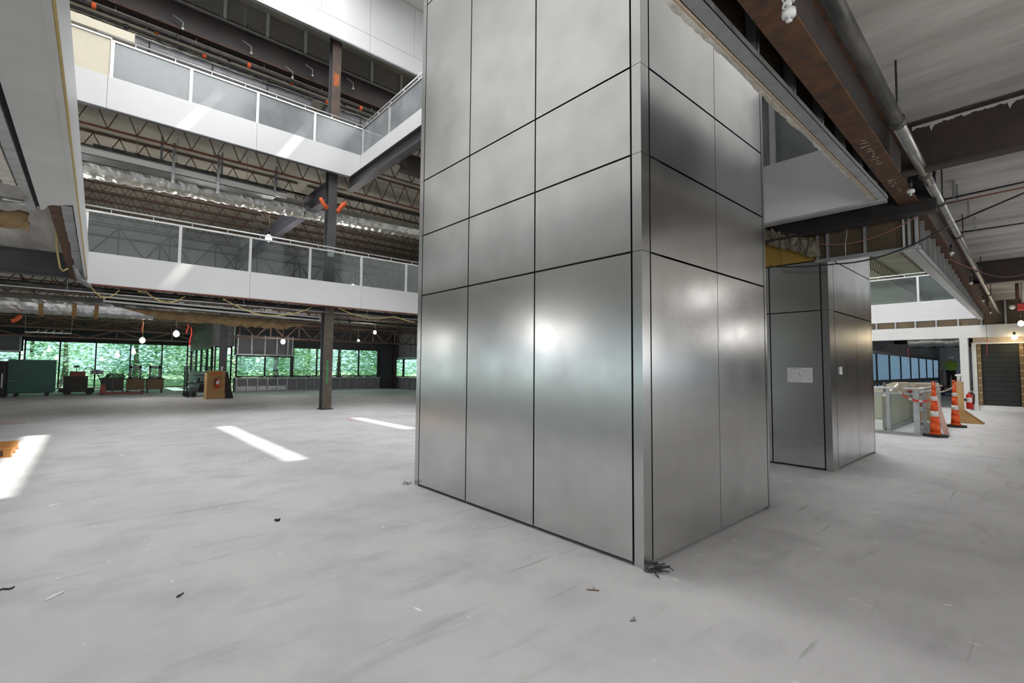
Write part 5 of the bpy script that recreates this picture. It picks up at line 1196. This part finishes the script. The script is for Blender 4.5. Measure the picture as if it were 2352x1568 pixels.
cable('thin pink wire along the second opening to the right edge', sw([at(2182, 595, 'x', 9.5), at(2255, 625, 'x', 9.6), at(2352, 630, 'x', 8.6)], [.01, .05]), .006, M_WIREP)
def flagr(label, p, L, m, w=.05):
    o = thing('ribbon', label, 'ribbon', p); p = Vector(p)
    pts = [p+Vector((.03*math.sin(k), .02*k/6, -L*k/6)) for k in range(7)]
    vs = []; fs = []
    for c in pts: vs += [c-Vector((w/2, 0, 0)), c+Vector((w/2, 0, 0)), c+Vector((w/2, .006, 0)), c+Vector((-w/2, .006, 0))]
    for i in range(6):
        for k in range(4): fs.append((i*4+k, i*4+(k+1) % 4, i*4+4+(k+1) % 4, i*4+4+k))
    obj('strip', MB().add(vs, fs), m, o); obj('string', MB().tube([p, (p.x, p.y, 3.98)], .006, 4), M_WIREB, o); obj('tie', MB().sphere(p, w*.6, 6, 4), m, o)
flagr('red ribbon by the work light at far left, longer', at(439, 752, 'y', 26), .85, M_FLAG); flagr('red ribbon by the work light at far left, shorter', at(431, 745, 'y', 26), .40, M_FLAG)
flagr('red ribbon hanging from the brown truss at far left', at(328, 738, 'y', 28), .45, M_FLAG); flagr('red ribbon hanging under the grey beam before the dark boards', at(2267, 783, 'x', 23.9), .55, M_FLAG); flagr('red ribbon hanging before the blue windows', at(2086, 800, 'x', 25), .55, M_FLAG)
def wrapr(label, pts, m, r=.05):
    o = thing('ribbon', label, 'ribbon', pts[0]); obj('wrap', MB().tube(pts, r, 7, rad=[r*(.7+.6*rnd.random()) for _ in pts]), m, o); obj('tie', MB().sphere(pts[-1], r*1.1, 6, 4), m, o)
wrapr('crumpled orange ribbon left of the column under the third floor', [at(*q, 'y', 15.6) for q in ((736, 454), (739, 462), (744, 470), (750, 476))], M_FLAGO, .07)
wrapr('crumpled orange ribbon right of the column under the third floor', [at(*q, 'y', 15.6) for q in ((793, 467), (786, 472), (781, 478), (777, 484))], M_FLAGO, .07)
wrapr('crumpled orange ribbon below the foil duct at far left', [at(*q, 'y', 17.2) for q in ((26, 737), (34, 735), (41, 731), (45, 727))], M_FLAGO, .05)
# ================================================================ SMALL LITTER ON THE FLOOR
def scrap(label, cat, name, pts, r, m, loc=None):
    o = thing(name, label, cat, pts[0]); obj('piece', MB().tube(pts, r, 5), m, o); obj('piece', MB().tube([pts[len(pts)//2], pts[len(pts)//2]+Vector((.025, .012, .003))], r*.8, 5), m, o)
Zf = lambda px, py, z=.006: at(px, py, 'z', z)
scrap('thin brown twig on the floor in front of the pillar corner', 'twig', 'twig', [Zf(1348, 1353), Zf(1362, 1354), Zf(1376, 1355)], .004, M_BROWNST)
scrap('small dark chip on the floor left of the pillar', 'debris', 'floor_chip', [Zf(632, 1193, .01), Zf(637, 1194, .012), Zf(642, 1193, .01)], .010, M_RUBBER)
scrap('bent dark wire scrap at the left edge of the floor', 'wire', 'wire_scrap', [Zf(-6, 1356), Zf(8, 1351), Zf(20, 1352), Zf(28, 1350)], .006, M_WIREB)
scrap('white paper strip with a dark tip on the floor at lower left', 'strip', 'paper_strip', [Zf(106, 1377), Zf(122, 1369), Zf(132, 1364), Zf(141, 1362)], .009, M_PAPER)
scrap('tiny dark crumb on the floor at lower left', 'debris', 'floor_chip', [Zf(407, 1370, .008), Zf(411, 1367, .008), Zf(415, 1366, .008)], .006, M_RUBBER)
scrap('tiny curled scrap on the floor below the pillar corner', 'debris', 'floor_chip', [Zf(1449, 1425), Zf(1455, 1423), Zf(1461, 1424)], .004, M_WIRE)
for lab, pts in (('faded pink paint smudge on the floor at the left edge', ((-20, 973), (20, 969), (60, 970), (58, 972), (25, 975), (-20, 977))), ('faded pink paint smudge on the floor beside the bright sun strip', ((792, 962), (806, 959), (822, 961), (820, 964), (802, 966)))):
    P = [at(px, py, 'z', .001) for px, py in pts]; o = thing('paint_smudge', lab, 'paint mark', P[0]); obj('mark', MB().prism(P, (0, 0, .0012)), mat('faded_pink_paint', (.50, .33, .33), (.47, .42, .42), rough=.8, scale=3, lo=.4, hi=.6), o)
o = thing('cut_wires', 'tuft of dark cut wires at the foot of the pillar corner', 'wire', (3.0, 1.9, 0))
for k in range(16):
    a = Vector((2.97+.16*rnd.random()-.05, 1.91-.05*rnd.random(), .012)); pts = [a]
    for j in range(4): pts.append(pts[-1]+Vector((rnd.uniform(-.05, .06), rnd.uniform(-.05, .02), rnd.uniform(-.008, .016))))
    obj('wire', MB().tube([Vector((p.x, p.y, max(.006, p.z))) for p in pts], .004, 4), M_WIREB, o)
o = thing('cut_wires', 'small tuft of wire scraps at the left foot of the front pillar', 'wire', (2.93, 5.06, 0))
for k in range(6):
    a = Vector((2.93-.04*rnd.random(), 5.08+.06*rnd.random(), .01)); obj('wire', MB().tube([a, a+Vector((rnd.uniform(-.06, .02), rnd.uniform(-.04, .08), .02)), a+Vector((rnd.uniform(-.10, .0), rnd.uniform(-.04, .12), .006))], .004, 4), M_GALVD, o)
# ================================================================ TREES OUTSIDE
def foliage(seed, R, n, leaf, H):
    rr = random.Random(seed); mb = MB()
    gz = lambda: max(-.55, min(.55, rr.gauss(0, .4)))*R
    cl = [(gz(), gz(), rr.uniform(.0, 1)**.8*H) for _ in range(34)]
    for i in range(n):
        c = cl[rr.randrange(len(cl))]
        g1 = lambda: max(-1.4, min(1.4, rr.gauss(0, .9)))
        d = Vector((g1(), g1(), g1()*.55)); d *= .75*R*.42
        p = Vector(c)+d
        a = rr.uniform(0, 6.28); s = leaf*rr.uniform(.6, 1.3); u = Vector((math.cos(a), math.sin(a), rr.uniform(-.5, .2)))*s
        v = Vector((-math.sin(a), math.cos(a), rr.uniform(-.4, .4)))*s*.42
        k = len(mb.v); mb.v += [tuple(p-u*.6), tuple(p+v), tuple(p+u), tuple(p-v)]; mb.f.append((k, k+1, k+2, k+3)); mb.sm.append(False)
    return mb
def tree(label, R, H, base, seed, n, leaf, m):
    t = thing('tree', label, 'tree', (0, 0, 0), 'trees outside the far windows')
    mb = foliage(seed, R, n, leaf, H)
    mb.v = [(x, y, z+base) for x, y, z in mb.v]
    o = obj('foliage', mb, m, t); o['kind'] = 'stuff'
    obj('trunk', MB().tube([(0, 0, -.1), (.1, .05, base*.6+1), (.0, .1, base+H*.7)], .2, 8, rad=[.24, .18, .07]), M_BARK, t)
    return t
protos = [tree('leafy broad tree close outside the tall window band', 3.2, 6, .3, 1, 5200, .20, M_LEAF), tree('pale green leafy tree outside the windows', 3.0, 5.5, .2, 2, 4600, .17, M_LEAFB), tree('deep green woodland tree outside the windows', 4.2, 9, .2, 3, 6500, .30, M_LEAFD)]
spots = [(0, 2.5, 45.5, 'leafy tree outside the middle of the tall window band'), (1, 5.6, 42.3, 'pale green tree seen in the right pane of the tall window band'), (2, -4, 60, 'deep green tree far behind the green tool chest'), (2, 5, 62, 'deep green tree far behind the brown cabinets'), (0, -6.5, 46, 'leafy tree outside the left end of the tall window band'),
         (2, 12, 58, 'deep green tree behind the step in the far wall'), (1, -1.5, 50, 'pale tree in the second pane of the tall window band'), (2, -14, 58, 'deep green tree at the far left outside'),
         (0, 10.2, 37.5, 'leafy tree close outside the low window pair'), (1, 14.5, 36.5, 'pale leafy tree outside the tall window row right of the column'), (0, 18.5, 37, 'leafy tree at the right end of the far window row'), (2, 16, 48, 'deep green tree behind the tall window row'), (2, 23, 46, 'deep green tree behind the corner of the far windows'), (1, 12, 40.0, 'pale leafy tree between the low windows and the column'),
         (0, 21.5, 28, 'leafy tree outside the side windows'), (1, 21, 33, 'pale tree outside the corner of the side windows'), (2, 29, 38, 'deep green tree far outside the side windows'), (2, 8, 52, 'deep green tree behind the low window pair'), (0, 7.2, 47, 'leafy tree behind the narrow window strip')]
used = set()
for k, x, y, lab in spots:
    z = 0 if y > 41 else -.02
    if k not in used: used.add(k); protos[k].location = (x, y, z); protos[k]['label'] = lab; protos[k].rotation_euler = (0, 0, 0)
    else: copy_tree(protos[k], (x, y, z), label=lab, rot=(0, 0, rnd.uniform(0, 6.28)))
